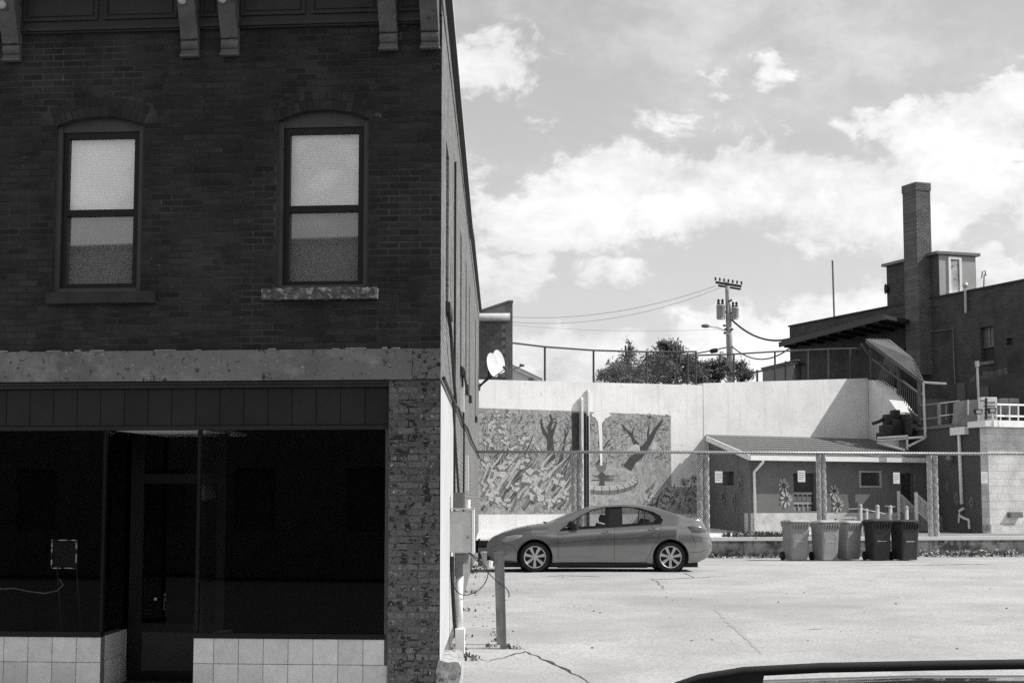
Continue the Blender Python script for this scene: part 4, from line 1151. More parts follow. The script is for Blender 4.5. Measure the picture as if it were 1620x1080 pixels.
MB().tube([at(1549, 660, 46.7), at(1546, 580, 46.7)], .035, 8).build('pipe', m_steel, e); MB().tube([at(1546, 580, 46.7), at(1545.5, 571, 46.7)], .06, 8).build('cap', m_steel, e)
# ------------------------------------------------------------------ upper ground behind the walls
UG = 4.72
b0 = Fb.p(6.0, -.3, 0)
MB().slab([(-120, 46.1), (-.95, 46.1), Fa.p(.2, -.3, 0)[:2], Fa.p(7.4, -.32, 0)[:2], Fb.p(-.0, -.55, 0)[:2], b0[:2], (12.2, 51.6), (12.2, 53), (60, 75), (60, 500), (-120, 500)], UG - 3.0, UG).build('upper_ground', M('upper_lot', .2, .2, .5), kind='structure')

# ------------------------------------------------------------------ long brick building on the right
WO = Vector((16.1, 52.0)); wu, wnn = Vector((-.342, .94)), Vector((-.94, -.342))
Fg = Frame(WO, wu, wnn)
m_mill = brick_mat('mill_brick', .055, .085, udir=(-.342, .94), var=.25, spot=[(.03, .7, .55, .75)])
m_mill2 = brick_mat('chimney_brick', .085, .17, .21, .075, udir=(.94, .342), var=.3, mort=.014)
m_render = M('penthouse_render', .34, .1, 1.5, .85, streak=(.22, .6, .85))
mill = thing('brick_mill_building', (18, 58, UG), 'long dark brick building with canopy and rooftop tower', 'building')
zmt = Fg.hit(1560, 456)[1]
g1 = Fg.hit(1562, 540); wq = [(Fg.hit(1572, 515), Fg.hit(1552, 572)), (Fg.hit(1602, 534), Fg.hit(1592, 546))]
mops = []
for (a, b) in wq: mops.append((min(a[0], b[0]), max(a[0], b[0]), min(a[1], b[1]), max(a[1], b[1])))
dA, dB = Fg.hit(1455, 575), Fg.hit(1430, 532)
mops.append((min(dA[0], dB[0]), max(dA[0], dB[0]), UG, UG + 2.1))
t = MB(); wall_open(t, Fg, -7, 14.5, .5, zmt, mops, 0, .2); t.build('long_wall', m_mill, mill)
fe = Frame(Fg.p(14.5, 0, 0)[:2], (.94, .342), (-.342, .94))
MB().quad(fe.p(0, 0, .5), fe.p(12, 0, .5), fe.p(12, 0, zmt), fe.p(0, 0, zmt)).build('far_wall', m_mill, mill)
MB().quad(Fg.p(-7, 0, zmt - .2), Fg.p(14.5, 0, zmt - .2), Fg.p(14.5, -12, zmt - .2), Fg.p(-7, -12, zmt - .2)).build('flat_roof', m_dark, mill)
MB().box(Fg, -7, 14.55, -.3, .05, zmt, zmt + .06).build('coping', M('dark_coping', .035, .2), mill)
for k, (a, b, c, d) in enumerate(mops[:2]):
    t = MB(); t.box(Fg, a, b, -.2, -.15, c, d); f = t.build('window', m_room, mill)
    t = MB()
    if k == 0:
        for q in range(1, 4): t.box(Fg, lerp(a, b, q / 4) - .012, lerp(a, b, q / 4) + .012, -.14, -.11, lerp(c, d, .42), d)
        t.box(Fg, a, b, -.14, -.10, lerp(c, d, .42) - .02, lerp(c, d, .42) + .02); t.box(Fg, a, b, -.14, -.11, lerp(c, d, .72) - .012, lerp(c, d, .72) + .012)
        t.build('glazing_bars', m_dull, f)
        s2 = MB(); s2.quad(Fg.p(a, -.13, lerp(c, d, .45)), Fg.p(b, -.13, lerp(c, d, .45)), Fg.p(b, -.13, d), Fg.p(a, -.13, d)); s2.build('pane', M('dusty_pane', .10, .3, 6, .3), f)
        MB().box(Fg, a - .05, b + .05, -.02, .06, c - .12, c - .002).build('sill', m_mill2, f)
    else:
        t.box(Fg, a, b, -.14, -.10, c, d); t.build('vent_cover', m_dark, f)
MB().box(Fg, mops[2][0], mops[2][1], -.18, -.1, UG, UG + 2.1).build('service_door', m_door, mill)
# tower / penthouse with lit face
zpt = Fg.hit(1470, 408)[1] + .05
MB().box(Fg, 4.2, 7.4, -1.5, .02, zmt - .3, zpt).build('rooftop_tower', m_mill, mill)
Fp = Frame(Fg.p(4.2, .02, 0)[:2], (.94, .342), (.342, -.94))
MB().box(Fp, .02, 1.5, -.1, .012, zmt - .1, zpt - .02).build('rendered_face', m_render, mill)
MB().box(Fp, -.12, 1.66, -3.35, .1, zpt, zpt + .10).build('tower_roof_edge', m_dull, mill)
pa, pz1 = Fp.hit(1499, 406); pb, pz0 = Fp.hit(1521, 463)
pz1 = min(pz1, zpt - .06); pz0 = max(pz0, zmt + .06)
t = MB(); t.box(Fp, pa, pa + .09, .013, .06, pz0, pz1); t.box(Fp, pb - .09, pb, .013, .06, pz0, pz1); t.box(Fp, pa + .09, pb - .09, .013, .06, pz1 - .08, pz1); t.box(Fp, pa - .05, pb + .3, .013, .12, pz0 - .09, pz0 - .001)
f = t.build('tower_window', m_white, mill)
MB().box(Fp, pa + .09, pb - .09, .013, .03, pz0, pz1 - .08).build('boarded_pane', M('stained_board', .42, .25, 2, .8, spot=(.08, 2.2, .52, .62)), f)
# chimney
zch = at(1450, 290, 56.5).z
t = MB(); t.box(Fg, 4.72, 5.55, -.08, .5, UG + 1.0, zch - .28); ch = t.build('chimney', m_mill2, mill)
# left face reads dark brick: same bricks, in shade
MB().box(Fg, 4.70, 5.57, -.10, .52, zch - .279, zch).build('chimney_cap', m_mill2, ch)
MB().box(Fg, 4.82, 5.45, 0, .4, zch, zch + .02).build('flue', m_dark, ch)
hb = at(1404, 457, 58.9)
e = thing('horn_loudspeaker', (hb.x, hb.y, hb.z), 'small horn loudspeaker on the side of the rooftop tower', 'loudspeaker')
MB().lathe((hb.x, hb.y, hb.z), [(.04, .32), (.05, .18), (.10, .05), (.19, -.08), (.17, -.08), (.02, .1)], 14, 'x').build('horn', m_dark, e, smooth=True)
MB().tube([(hb.x + .3, hb.y, hb.z), (hb.x + .3, hb.y, hb.z + .12), (hb.x + .62, hb.y - .05, hb.z + .12)], .03, 6).build('bracket', m_dark, e)
# canopy
zc_ = 7.62
tip, near = at(1233, 543, 65.4), at(1399, 498, 55.3)
cp_ = [(tip.x, tip.y), (near.x, near.y), Fg.p(5.6, .02, 0)[:2], Fg.p(14.4, .02, 0)[:2]]
t = MB(); t.slab(cp_, zc_ - .08, zc_ + .06); can = t.build('canopy', M('canopy_metal', .03, .3, 3, .8), mill)
for k in range(9):
    a = Vector((tip.x, tip.y)).lerp(Vector((near.x, near.y)), (k + .5) / 9); b = Vector(cp_[3]).lerp(Vector(cp_[2]), (k + .5) / 9)
    MB().bar((a.x, a.y, zc_ - .13), (b.x, b.y, zc_ - .13), .07, .1).build('joist', m_dark, can)
MB().bar((tip.x, tip.y, zc_ - .01), (near.x, near.y, zc_ - .01), .06, .2).build('fascia', M('canopy_fascia', .06, .2), can)
# conduits on the wall
def wallpipe(pts, r, mat=m_dull):
    return MB().tube([Fg.p(Fg.hit(x, y, .05)[0], .05, Fg.hit(x, y, .05)[1]) for (x, y) in pts], r, 6).build('conduit', mat, mill)
wallpipe([(1450, 530), (1475, 525), (1508, 520), (1509, 560), (1511, 606)], .022); wallpipe([(1453, 528), (1456, 578)], .03); wallpipe([(1448, 528), (1451, 575)], .03)
wallpipe([(1443, 470), (1452, 466), (1455, 480), (1456, 528)], .03, m_dark)
e = thing('roof_vent_pipe', Fg.p(Fg.hit(1531, 470)[0], .1, 6), 'light vent pipe with ball cap on the brick parapet', 'pipe')
vp = [Fg.p(Fg.hit(1532, 495)[0], .1, Fg.hit(1532, 495)[1]), Fg.p(Fg.hit(1531, 452)[0], .1, Fg.hit(1531, 452)[1])]
MB().tube(vp, .045, 8).build('pipe', m_steel, e); MB().lathe(vp[1], [(.0, -.08), (.09, -.04), (.1, .03), (.06, .1), (0, .12)], 10).build('cap', m_steel, e)
e = thing('antenna_mast', at(1318, 505, 62.5), 'thin antenna mast on the brick building roof', 'antenna')
q0, q1 = at(1320, 510, 62.8), at(1317, 413, 62.8); MB().tube([q0, q1], .035, 6).build('mast', m_dull, e); MB().lathe(q1, [(0, -.04), (.05, 0), (0, .05)], 8).build('tip', m_dull, e)
e = thing('roof_scrap', at(1556, 433, 55), 'small bent aerial on the roof beside the penthouse', 'antenna')
MB().tube([at(1553, 440, 54.6), at(1554, 430, 54.6), at(1558, 428, 54.6), at(1560, 436, 54.6), at(1557, 434, 54.6), at(1556, 470, 54.6)], .02, 5).build('wire', m_dark, e)

# ------------------------------------------------------------------ covered outside stair
st = thing('covered_stair', at(1420, 690, 48), 'dark covered outside stair with pitched metal roof', 'stair')
m_stair = M('stair_paint', .09, .2, 4, .7)
m_roofm = M('ribbed_metal_roof', .10, .2, 3, .6)
S0, S1 = at(1377, 606, 51.9), at(1456, 668, 48.6)
wv = Vector((.35, .95, 0)) * 1.15
for off in (Vector((0, 0, 0)), wv): MB().bar(S0 + off, S1 + off, .06, .26).build('stringer', m_stair, st)
for k in range(9):
    c = S0.lerp(S1, (k + .5) / 9); MB().bar(c, c + wv, .26, .04).build('tread', m_stair, st)
H0, H1 = at(1381, 568, 51.8), at(1456, 624, 48.6)
MB().bar(H0, H1, .05, .06).build('handrail', m_stair, st); MB().bar(H0 + wv, H1 + wv, .05, .06).build('handrail', m_stair, st)
for k in range(1, 26):
    if k == 13: continue
    q = k / 26; MB().bar(S0.lerp(S1, q) + Vector((0, 0, .1)), H0.lerp(H1, q), .022, .022, (0, 1, 0)).build('baluster', m_stair, st)
MB().bar(at(1378, 540, 51.9), at(1380, 616, 51.9), .09, .09, (0, 1, 0)).build('post', m_stair, st)
MB().bar(at(1421, 576, 50.1), at(1425, 688, 50.1), .09, .09, (0, 1, 0)).build('post', m_stair, st)
MB().bar(at(1454, 600, 48.6), at(1455, 672, 48.6), .09, .09, (0, 1, 0)).build('post', m_stair, st)
Rp = [at(1370, 536, 51.7), at(1462, 603, 48.3), at(1444, 566, 49.7), at(1408, 537, 53.0)]
t = MB()
for dz_ in (0, .05): t.v += [(p.x, p.y, p.z - dz_) for p in Rp]
t.f += [(0, 1, 2, 3), (4, 5, 6, 7), (0, 1, 5, 4), (1, 2, 6, 5), (2, 3, 7, 6), (3, 0, 4, 7)]
rf = t.build('roof', m_roofm, st)
for k in range(1, 7):
    a, b = Rp[0].lerp(Rp[3], k / 7), Rp[1].lerp(Rp[2], k / 7); MB().bar(a + Vector((0, 0, .012)), b + Vector((0, 0, .012)), .03, .03).build('roof_rib', m_roofm, rf)
MB().bar(Rp[0] - Vector((0, 0, .06)), Rp[1] - Vector((0, 0, .06)), .04, .12).build('eave_board', m_stair, rf)
MB().bar(at(1362, 543, 51.9), at(1378, 565, 51.9), .06, .06).build('brace', m_stair, st)
bp = MB(); bp.quad(S0 + wv, S1 + wv, Rp[2] - Vector((0, 0, .06)), Rp[3] - Vector((0, 0, .06))); bp.build('sun_block_panel', m_dark, st)  # solid panel added behind the stair to keep sun off the wing wall
for k in range(9):
    c = S0.lerp(S1, k / 9); d_ = S0.lerp(S1, (k + 1) / 9); MB().quad((c.x, c.y, c.z), (c.x + wv.x, c.y + wv.y, c.z), (c.x + wv.x, c.y + wv.y, d_.z), (c.x, c.y, d_.z)).build('riser', m_stair, st)
# landing
L0, L1 = at(1455, 668, 48.6), at(1486, 663, 48.2)
MB().slab([(L0.x, L0.y), (L1.x, L1.y), (L1.x + .4, L1.y + 1.2), (L0.x + .4, L0.y + 1.2)], L0.z - .12, L0.z).build('landing', m_stair, st)
for (a, b) in (((1456, 641), (1485, 638)), ((1456, 663), (1485, 660))): MB().bar(at(a[0], a[1], 48.55), at(b[0], b[1], 48.2), .05, .05).build('landing_rail', m_grey, st)
for k in range(8): x = 1459 + k * 3.5; MB().bar(at(x, 640.5, 48.4), at(x, 662, 48.4), .02, .02, (0, 1, 0)).build('baluster', m_stair, st)
MB().bar(at(1485, 637, 48.2), at(1486, 672, 48.2), .09, .09, (0, 1, 0)).build('post', m_grey, st)
e = thing('roof_guard_rail', at(1500, 660, 47.5), 'thin grey guard rail beyond the stair landing', 'railing')
for y in (638, 658): MB().tube([at(1486, y, 47), at(1518, y - 4, 47.4)], .02, 5).build('rail', m_grey, e)
for x in (1497, 1509): MB().tube([at(x, 637, 47.2), at(x, 664, 47.2)], .018, 5).build('post', m_grey, e)
e = thing('pipe_scaffold', at(1463, 700, 46.6), 'white pipe frame in front of the covered stair', 'pipe frame')
for pl_ in ([(1461, 605), (1497, 607)], [(1461, 605), (1462, 650), (1464, 692)], [(1464, 692), (1437, 706)], [(1435, 690), (1435.5, 711)], [(1388, 693), (1436, 690)], [(1388, 700), (1432, 712)], [(1388, 697), (1462, 691)]):
    MB().tube([at(x, y, 46.5) for (x, y) in pl_], .035 if len(pl_) < 3 or 1 else .05, 6).build('pipe', m_steel, e)
e = thing('dark_plant_stack', at(1415, 695, 48), 'dark machinery and ducts under the covered stair', 'machinery')
for (x0, x1, y0, y1, D) in ((1397, 1412, 672, 694, 48.4), (1412, 1428, 663, 694, 48.6), (1428, 1440, 655, 694, 48.7), (1402, 1412, 655, 671, 48.7), (1414, 1424, 648, 662, 48.9), (1434, 1443, 660, 690, 48.2), (1392, 1399, 684, 694, 48.3)):
    a, b = at(x0, y1, D), at(x1, y0, D); F = Frame((a.x, D), (1, 0), (0, -1)); t = MB(); brick_mb(F, 0, b.x - a.x, a.z, b.z, t, 0, .5, .02); t.build('casing', m_dark, e)
MB().tube([at(1380, 670, 49), at(1392, 666, 49), at(1398, 662, 49)], .05, 6).build('duct', m_dark, e)
# lower dark annex wall behind the roof clutter
e = thing('annex_wall', at(1560, 640, 50), 'dark lower annex wall with leaning sheets behind the roof clutter', 'wall')
a0_, a1_ = at(1500, 600, 49.0), at(1660, 575, 47.0)
Fx = Frame((a0_.x, a0_.y), (a1_ - a0_).xy, (-.3, -1))
MB().prism(Fx, [(0, zroof - .1), ((a1_ - a0_).xy.length, zroof - .1), ((a1_ - a0_).xy.length, a1_.z), (0, a0_.z - .25)], -.2, 0).build('wall_face', M('annex_wall', .05, .25, 2), e)
for (x0, x1, y0, y1) in ((1556, 1576, 612, 640), (1517, 1532, 606, 640)):
    a, b = Fx.hit(x0, y1), Fx.hit(x1, y0); MB().box(Fx, a[0], b[0], .0, .04, max(zroof, a[1]), b[1]).build('panel', M('annex_panel', .085, .2), e)
rl = random.Random(3)
cl = MB()
for k in range(14):
    x = 1540 + k * 5; y = interp([(1500, 606), (1620, 588)], x) - rl.uniform(0, 8)
    u_, z_ = Fx.hit(x, y); s_ = rl.uniform(.04, .09); cl.box(Fx, u_, u_ + s_ * 1.5, -.2, -.05, z_ - .3, z_)
cl.build('debris', M('roof_debris', .09, .5, 20), e, kind='stuff')

# ------------------------------------------------------------------ upper fences
m_fpost = M('fence_pipe', .06, .2)
def upfence(name, lab, posts, rail, D, thick=.03, rails=()):
    e = thing(name, at(posts[0][0], posts[0][2], D(posts[0][0])), lab, 'fence')
    for (x, y0, y1) in posts: MB().tube([at(x, y0, D(x)), at(x, y1, D(x))], thick, 6).build('post', m_fpost, e)
    for rr_ in (rail,) + tuple(rails): MB().tube([at(x, y, D(x)) for (x, y) in rr_], thick * .85, 6).build('rail', m_fpost, e)
    return e
Da = lambda x: interp([(757, 46.0), (1113, 49.2)], x)
e = upfence('wall_top_fence', 'thin pipe fence along the top of the mural wall', [(862, 548, 604), (939, 553.5, 606), (1023, 556, 608), (1088, 558, 609), (1101, 555, 609)], [(800, 541), (862, 548.5), (939, 554), (1023, 556.5), (1102, 556)], Da)
ml = MB()
x = 812.
zt_of = lambda x: interp([(800, 541), (862, 548.5), (939, 554), (1023, 556.5), (1102, 556)], x)
while x < 1102:
    for s_ in (1, -1):
        x2 = x + s_ * 52
        if 805 < x2 < 1102: ml.tube([at(x, zt_of(x), Da(x)), at(x2, interp([(757, 600), (1113, 609)], x2), Da(x2))], .0016, 3, False)
    x += 4.2
ml.build('chain_link_mesh', m_steel, e, kind='stuff')
Db = lambda x: interp([(1100, 50.2), (1400, 52.2)], x)
upfence('wall_top_fence', 'thin pipe fence on the wall in front of the canopy', [(1161, 560, 606), (1226, 556, 602), (1278, 553, 602), (1310, 552, 601), (1345, 551, 600)], [(1102, 562), (1161, 560), (1226, 556), (1310, 552), (1385, 550.5)], Db)
upfence('wall_top_fence', 'low grey rail fence beside the utility pole', [(1167, 590, 606), (1198, 585, 605), (1243, 571, 603), (1256, 593, 602)], [(1167, 591), (1198, 588), (1243, 578), (1262, 574)], lambda x: 54, .035)
# grey hut behind the fence
e = thing('grey_hut', at(1235, 604, 60), 'small grey flat-roofed hut behind the wall fence', 'hut')
Fh = Frame(at(1208, 700, 60).xy, (.95, -.3), (-.3, -.95)); z1_ = at(1208, 584, 60).z
MB().prism(Fh, [(0, UG), (1.15, UG), (1.15, z1_ + .25), (0, z1_)], -2, 0).build('hut_wall', M('hut_paint', .22, .12, 3), e)
MB().prism(Fh, [(-.05, z1_ + .0), (1.3, z1_ + .29), (1.3, z1_ + .34), (-.05, z1_ + .05)], -2.1, .08).build('hut_roof', m_dull, e)

# ------------------------------------------------------------------ block building behind the mural wall, gable house
bb = thing('block_building', at(780, 600, 54), 'dark concrete block building with sloping parapet behind the mural wall', 'building')
m_blk = M('dark_block', .085, .15, 5, .9, rnd=.2, fine=.15, bump=.004)
m_blm = M('block_mortar', .20, .15, 5, .95)
m_blend = brick_mat('block_building_brick', .10, .2, .21, .075, udir=(0, 1), var=.3)
Fk = Frame((at(740, 600, 54).x, 54), (1, 0), (0, -1))
uR_ = Fk.hit(811, 560)[0]; zk1 = Fk.hit(811, 478)[1]; zk0 = Fk.hit(759, 494)[1]
uq = Fk.hit(800, 560)[0]
MB().prism(Fk, [(-6, UG - .1), (uR_, UG - .1), (uR_, zk1), (uR_ - .12, zk1), (Fk.hit(759, 494)[0], zk0), (-6, zk0)], -6, -.01).build('wall_core', m_blm, bb)
wbk = MB().box(Fk, -1.0, uq, -.012, -.004, UG - .1, Fk.hit(780, 508)[1]).build('block_wall', m_blm, bb)
z = UG - .05; r_ = 0
zk2 = Fk.hit(780, 509)[1]
while z < zk2:
    u = uq - (0 if r_ % 2 else .12)
    while u > -.3:
        t = MB(); brick_mb(Fk, max(u - .235, -1), u - .008, z, min(z + .125, zk2), t, .004, .03, .004); t.build('block', m_blk, wbk); u -= .24
    z += .133; r_ += 1
MB().box(Fk, uq + .005, uR_, -.012, .01, UG - .1, zk1 - .05).build('brick_pilaster', brick_mat('pilaster_brick', .10, .2, .10, .065, udir=(1, 0), var=.3), bb)
ga, gb = Fk.hit(757, 503), Fk.hit(807, 502)
MB().tube([Fk.p(-1.2, .12, ga[1]), Fk.p(gb[0], .12, gb[1])], .13, 10).build('gutter', M('dull_gutter', .42, .2, 4, .6), bb, smooth=True)
MB().prism(Fk, [(Fk.hit(759, 494)[0] - .2, zk0 - .05), (uR_ - .12, zk1 - .0), (uR_ + .02, zk1 - .0), (uR_ + .02, zk1 + .06), (uR_ - .13, zk1 + .06), (Fk.hit(759, 494)[0] - .2, zk0 + .01)], -.3, .06).build('parapet_coping', m_dull, bb)
gh = thing('gable_house', at(830, 600, 95), 'distant pale gable house seen over the wall', 'house')
Fq = Frame(at(810, 700, 95).xy, (1, 0), (0, -1))
gl = [Fq.hit(x, y) for (x, y) in ((806, 640), (853, 640), (853, 598), (812, 579), (790, 590), (790, 640))]
MB().prism(Fq, gl, -8, 0).build('wall', M('house_siding', .5, .08, 3), gh)
a, b = Fq.hit(811, 577), Fq.hit(858, 599)
MB().prism(Fq, [a, b, (b[0], b[1] - .14), (a[0], a[1] - .14)], -8.2, .3).build('roof', M('house_roof', .30, .2, 5), gh)
a2, b2 = Fq.hit(811, 581), Fq.hit(857, 602.5)
MB().prism(Fq, [a2, b2, (b2[0], b2[1] - .07), (a2[0], a2[1] - .07)], .0, .28).build('bargeboard', m_white, gh)
c = Fq.hit(840, 600); MB().prism(Fq, [(c[0] + .16 * math.cos(t_), c[1] + .09 * math.sin(t_)) for t_ in [k * math.pi / 5 for k in range(10)]], .0, .05).build('gable_vent', m_dull, gh)

# ------------------------------------------------------------------ utility pole, wires, street lamp
DP = 74.
up = thing('utility_pole', at(1156, 604, DP), 'wooden utility pole with crossarm and two transformers', 'utility pole')
pb_, pt_ = at(1157.5, 640, DP), at(1150.5, 446, DP)
MB().tube([pb_, pb_.lerp(pt_, .5), pt_], [.17, .145, .10], 12).build('pole', M('pole_wood', .33, .25, 3, .9, streak=(.16, .5, .8)), up, smooth=True)
ca, cb = at(1132, 446.5, DP - .2), at(1173, 453, DP - .2)
MB().bar(ca, cb, .09, .10).build('crossarm', m_dark, up)
MB().bar(at(1136, 451.5, DP + .1), at(1172, 457.5, DP + .1), .08, .08).build('crossarm', m_dark, up)
for k in range(7):
    p = ca.lerp(cb, k / 6) + Vector((0, 0, .08)); MB().lathe(p, [(.02, 0), (.05, .04), (.035, .08), (.05, .12), (.02, .16)], 8).build('insulator', m_dark, up)
for (x, y0, y1, w) in ((1140.5, 482, 505, 7), (1163, 486, 505, 6)):
    c0_, c1_ = at(x, y1, DP - .1), at(x, y0, DP - .1); r_ = w * DP / FPX
    o = MB().lathe((c0_.x, c0_.y, 0), [(r_ * .9, c0_.z), (r_, c0_.z + .08), (r_, c1_.z - .08), (r_ * 1.06, c1_.z - .06), (r_ * .9, c1_.z), (.05, c1_.z + .03)], 16).build('transformer', M('transformer_paint', .30, .1, 4, .5), up, smooth=True)
    for s_ in (-.5, .4): MB().lathe((c0_.x + s_ * r_, c0_.y, c1_.z), [(.05, 0), (.08, .06), (.04, .12), (.07, .18), (.03, .26)], 8).build('bushing', m_dark, o)
    MB().bar((c0_.x, c0_.y, (c0_.z + c1_.z) / 2), at(1152.5, (y0 + y1) / 2, DP), .08, .1).build('hanger', m_dark, o)
MB().bar(at(1153, 477, DP - .2), at(1158, 474, DP - .2), .1, .08).build('hook', m_dark, up)
MB().tube([at(1154, 531, DP), at(1146, 523, DP - .8), at(1136, 518, DP - 1.6), at(1120, 516, DP - 2.2)], .03, 6).build('lamp_arm', m_steel, up)
la = at(1116, 515.5, DP - 2.4); MB().lathe(la, [(0, -.2), (.07, -.14), (.09, 0), (.07, .14), (0, .2)], 10, 'x').build('lamp_head', m_dull, up)
for (x, y) in ((1146, 515), (1148, 521), (1158, 521), (1147, 527)): MB().lathe(at(x, y, DP - .15), [(.0, -.05), (.07, -.02), (.07, .03), (0, .06)], 8).build('bolt_fitting', m_dark, up)
def wire(name, lab, a, b, sag, r, mat=m_dark, twist=None):
    pts = [a.lerp(b, k / 16) - Vector((0, 0, sag * 4 * (k / 16) * (1 - k / 16))) for k in range(17)]
    return tag(MB().tube(pts, r, 5, False).build(name, mat), lab, 'cable')
mw = M('wire_grey', .10, .1)
wire('power_line', 'upper thin power line running left from the pole top', at(1133, 452, DP), at(700, 487, 78), .9, .009, mw)
wire('power_line', 'middle thin power line running left from the pole', at(1142, 454, DP), at(700, 490, 78), 1.1, .008, mw)
wire('power_line', 'faint lower power line above the mural wall', at(1152, 520, DP), at(700, 500, 80), .35, .005, mw)
wire('service_cable', 'thick bundled cable from the pole to the canopy roof', at(1158, 506, DP), at(1257, 533, 65.8), .45, .045)
wire('telephone_cable', 'low cable sagging between the pole and the canopy', at(1157, 547, DP), at(1256, 545, 66), .6, .03)
wire('telephone_cable', 'low cable running left from the pole above the trees', at(1155, 548, DP), at(1000, 571, 80), .1, .03)
cc_ = at(1129, 555, DP - .1)
tag(MB().tube([at(1123, 556, DP - .1), at(1125, 555.5, DP - .1), at(1134, 554, DP - .1), at(1136, 553.5, DP - .1)], [.04, .11, .11, .04], 8).build('splice_case', m_dark), 'dark splice case hanging on the low cable left of the pole', 'cable box')

# ------------------------------------------------------------------ shrubs and trees behind the wall
m_leaf = M('dull_foliage', .075, .4, 5, .8, rnd=.45)
m_bark = M('bark', .05, .3, 8, .95)
def shrub(name, lab, px, D, lobes, n, leaf, seed, trunk_top, spiky=False, cat='tree'):
    """limbs run out to leaf clumps spread through the crown volume"""
    rl = random.Random(seed); base_ = at(px, 620, D); e = thing(name, (base_.x, D, UG), lab, cat, 'trees behind the wall')
    tk = MB(); tk.tube([(base_.x, D, UG - .1), (base_.x + .1, D, lerp(UG, trunk_top, .5)), (base_.x, D + .1, trunk_top)], [.12, .08, .03], 7)
    lf = MB()
    for (cx, cy, rx, ry, dens_) in lobes:
        c = at(cx, cy, D); ax, az_ = rx * D / FPX, ry * D / FPX
        nl_ = max(3, int(14 * dens_))
        tips = []
        for k in range(nl_):
            th, ph = rl.uniform(0, 6.28), rl.uniform(-.7, 1.4); q = rl.uniform(.5, 1)
            tips.append(c + Vector((ax * q * math.cos(th) * math.cos(ph), ax * q * math.sin(th) * math.cos(ph), az_ * q * math.sin(ph))))
            s0 = Vector((base_.x, D, lerp(UG, min(trunk_top, c.z), rl.uniform(.4, .95))))
            mid = s0.lerp(tips[-1], .5) + Vector((rl.uniform(-.1, .1), rl.uniform(-.1, .1), rl.uniform(0, .15)))
            tk.tube([s0, mid, tips[-1]], [.03, .02, .008], 4, False)
            for z_ in range(5):
                d_ = Vector((rl.gauss(0, 1), rl.gauss(0, 1), abs(rl.gauss(0, 1)))).normalized() * rl.uniform(.15, .45)
                tk.tube([tips[-1].lerp(mid, rl.uniform(0, .5)), tips[-1] + d_], [.009, .003], 3, False)
        for k in range(int(n * dens_)):
            t_ = rl.choice(tips); sp = .30 * max(ax, az_)
            p = t_ + Vector((rl.gauss(0, sp), rl.gauss(0, sp), rl.gauss(0, sp * .8)))
            if p.z < UG: continue
            s_ = leaf * rl.uniform(.5, 1.3); a = Vector((rl.gauss(0, 1), rl.gauss(0, 1), rl.gauss(0, 1))).normalized(); b = a.orthogonal().normalized() * s_ * .45; a = a * s_
            lf.quad(p - a, p - b * .9, p + a, p + b)
    tk.build('trunk', m_bark, e); lf.build('crown', m_leaf, e, kind='stuff')
shrub('wispy_pine_tree', 'sparse wispy conifer left of the tree clump', 990, 62, [(962, 598, 16, 10, .7), (980, 588, 22, 14, .9), (995, 575, 10, 22, .5), (1005, 590, 18, 16, .9), (996, 550, 4, 8, .12), (975, 603, 30, 7, .8)], 620, .075, 5, at(995, 546, 62).z)
shrub('round_tree', 'largest rounded dark tree behind the wall', 1056, 66, [(1045, 565, 22, 20, 1), (1065, 562, 22, 20, 1), (1085, 580, 20, 20, .9), (1035, 588, 20, 18, 1), (1060, 592, 30, 16, 1.2), (1050, 548, 10, 7, .3), (1016, 597, 22, 11, .9), (1100, 596, 20, 13, .9)], 800, .085, 9, at(1056, 550, 66).z)
shrub('low_bush', 'low bush between the round tree and the utility pole', 1130, 70, [(1125, 588, 20, 18, 1.2), (1105, 590, 18, 18, 1.1), (1143, 582, 12, 16, .9), (1092, 590, 14, 16, 1)], 700, .085, 14, at(1130, 576, 70).z, cat='bush')
shrub('small_bush', 'small bush right of the utility pole', 1172, 72, [(1170, 588, 14, 16, 1), (1182, 596, 14, 10, .8)], 600, .08, 17, at(1172, 576, 72).z, cat='bush')
# ------------------------------------------------------------------ cars
def catmull(pts, counts):
    out = []
    for i in range(len(pts) - 1):
        p0, p1, p2, p3 = pts[max(i - 1, 0)], pts[i], pts[i + 1], pts[min(i + 2, len(pts) - 1)]
        for k in range(counts[i]):
            t = k / counts[i]
            out.append(tuple(.5 * (2 * p1[c] + (p2[c] - p0[c]) * t + (2 * p0[c] - 5 * p1[c] + 4 * p2[c] - p3[c]) * t * t + (3 * p1[c] - p0[c] - 3 * p2[c] + p3[c]) * t ** 3) for c in range(2)))
    out.append(pts[-1])
    return out
def smoothi(pts, x, s=.035):
    return (interp(pts, x - s) + 2 * interp(pts, x) + interp(pts, x + s)) / 4
CNT = [3, 7, 8, 4, 18, 4, 5, 6]
class Car:
    def __init__(s, S): s.S = S
    def ctrl(s, x):
        S = s.S; W = smoothi(S['W'], x); zt = smoothi(S['top'], x, .02); z0 = interp(S['low'], x); zs = min(smoothi(S['belt'], x), zt - .012)
        gh = zt - zs; yr = W * .95 - S.get('tumble', .36) * gh * .9
        h = zs - z0
        return [(W * .90, z0), (W * .972, z0 + .12 * h), (W, z0 + .5 * h), (W * .985, zs - .14 * h), (W * .95, zs), (yr, zs + .87 * gh), (yr * .90, zs + .955 * gh), (yr * .55, zs + .99 * gh), (0, zt)]
    def section(s, x): return catmull(s.ctrl(x), CNT)
    def ys(s, x, z):
        sec = s.section(x)
        for (a, b) in zip(sec, sec[1:]):
            if min(a[1], b[1]) - 1e-6 <= z <= max(a[1], b[1]) + 1e-6 and abs(b[1] - a[1]) > 1e-6: return lerp(a[0], b[0], (z - a[1]) / (b[1] - a[1]))
        return sec[0][0] if z < sec[0][1] else sec[-4][0]
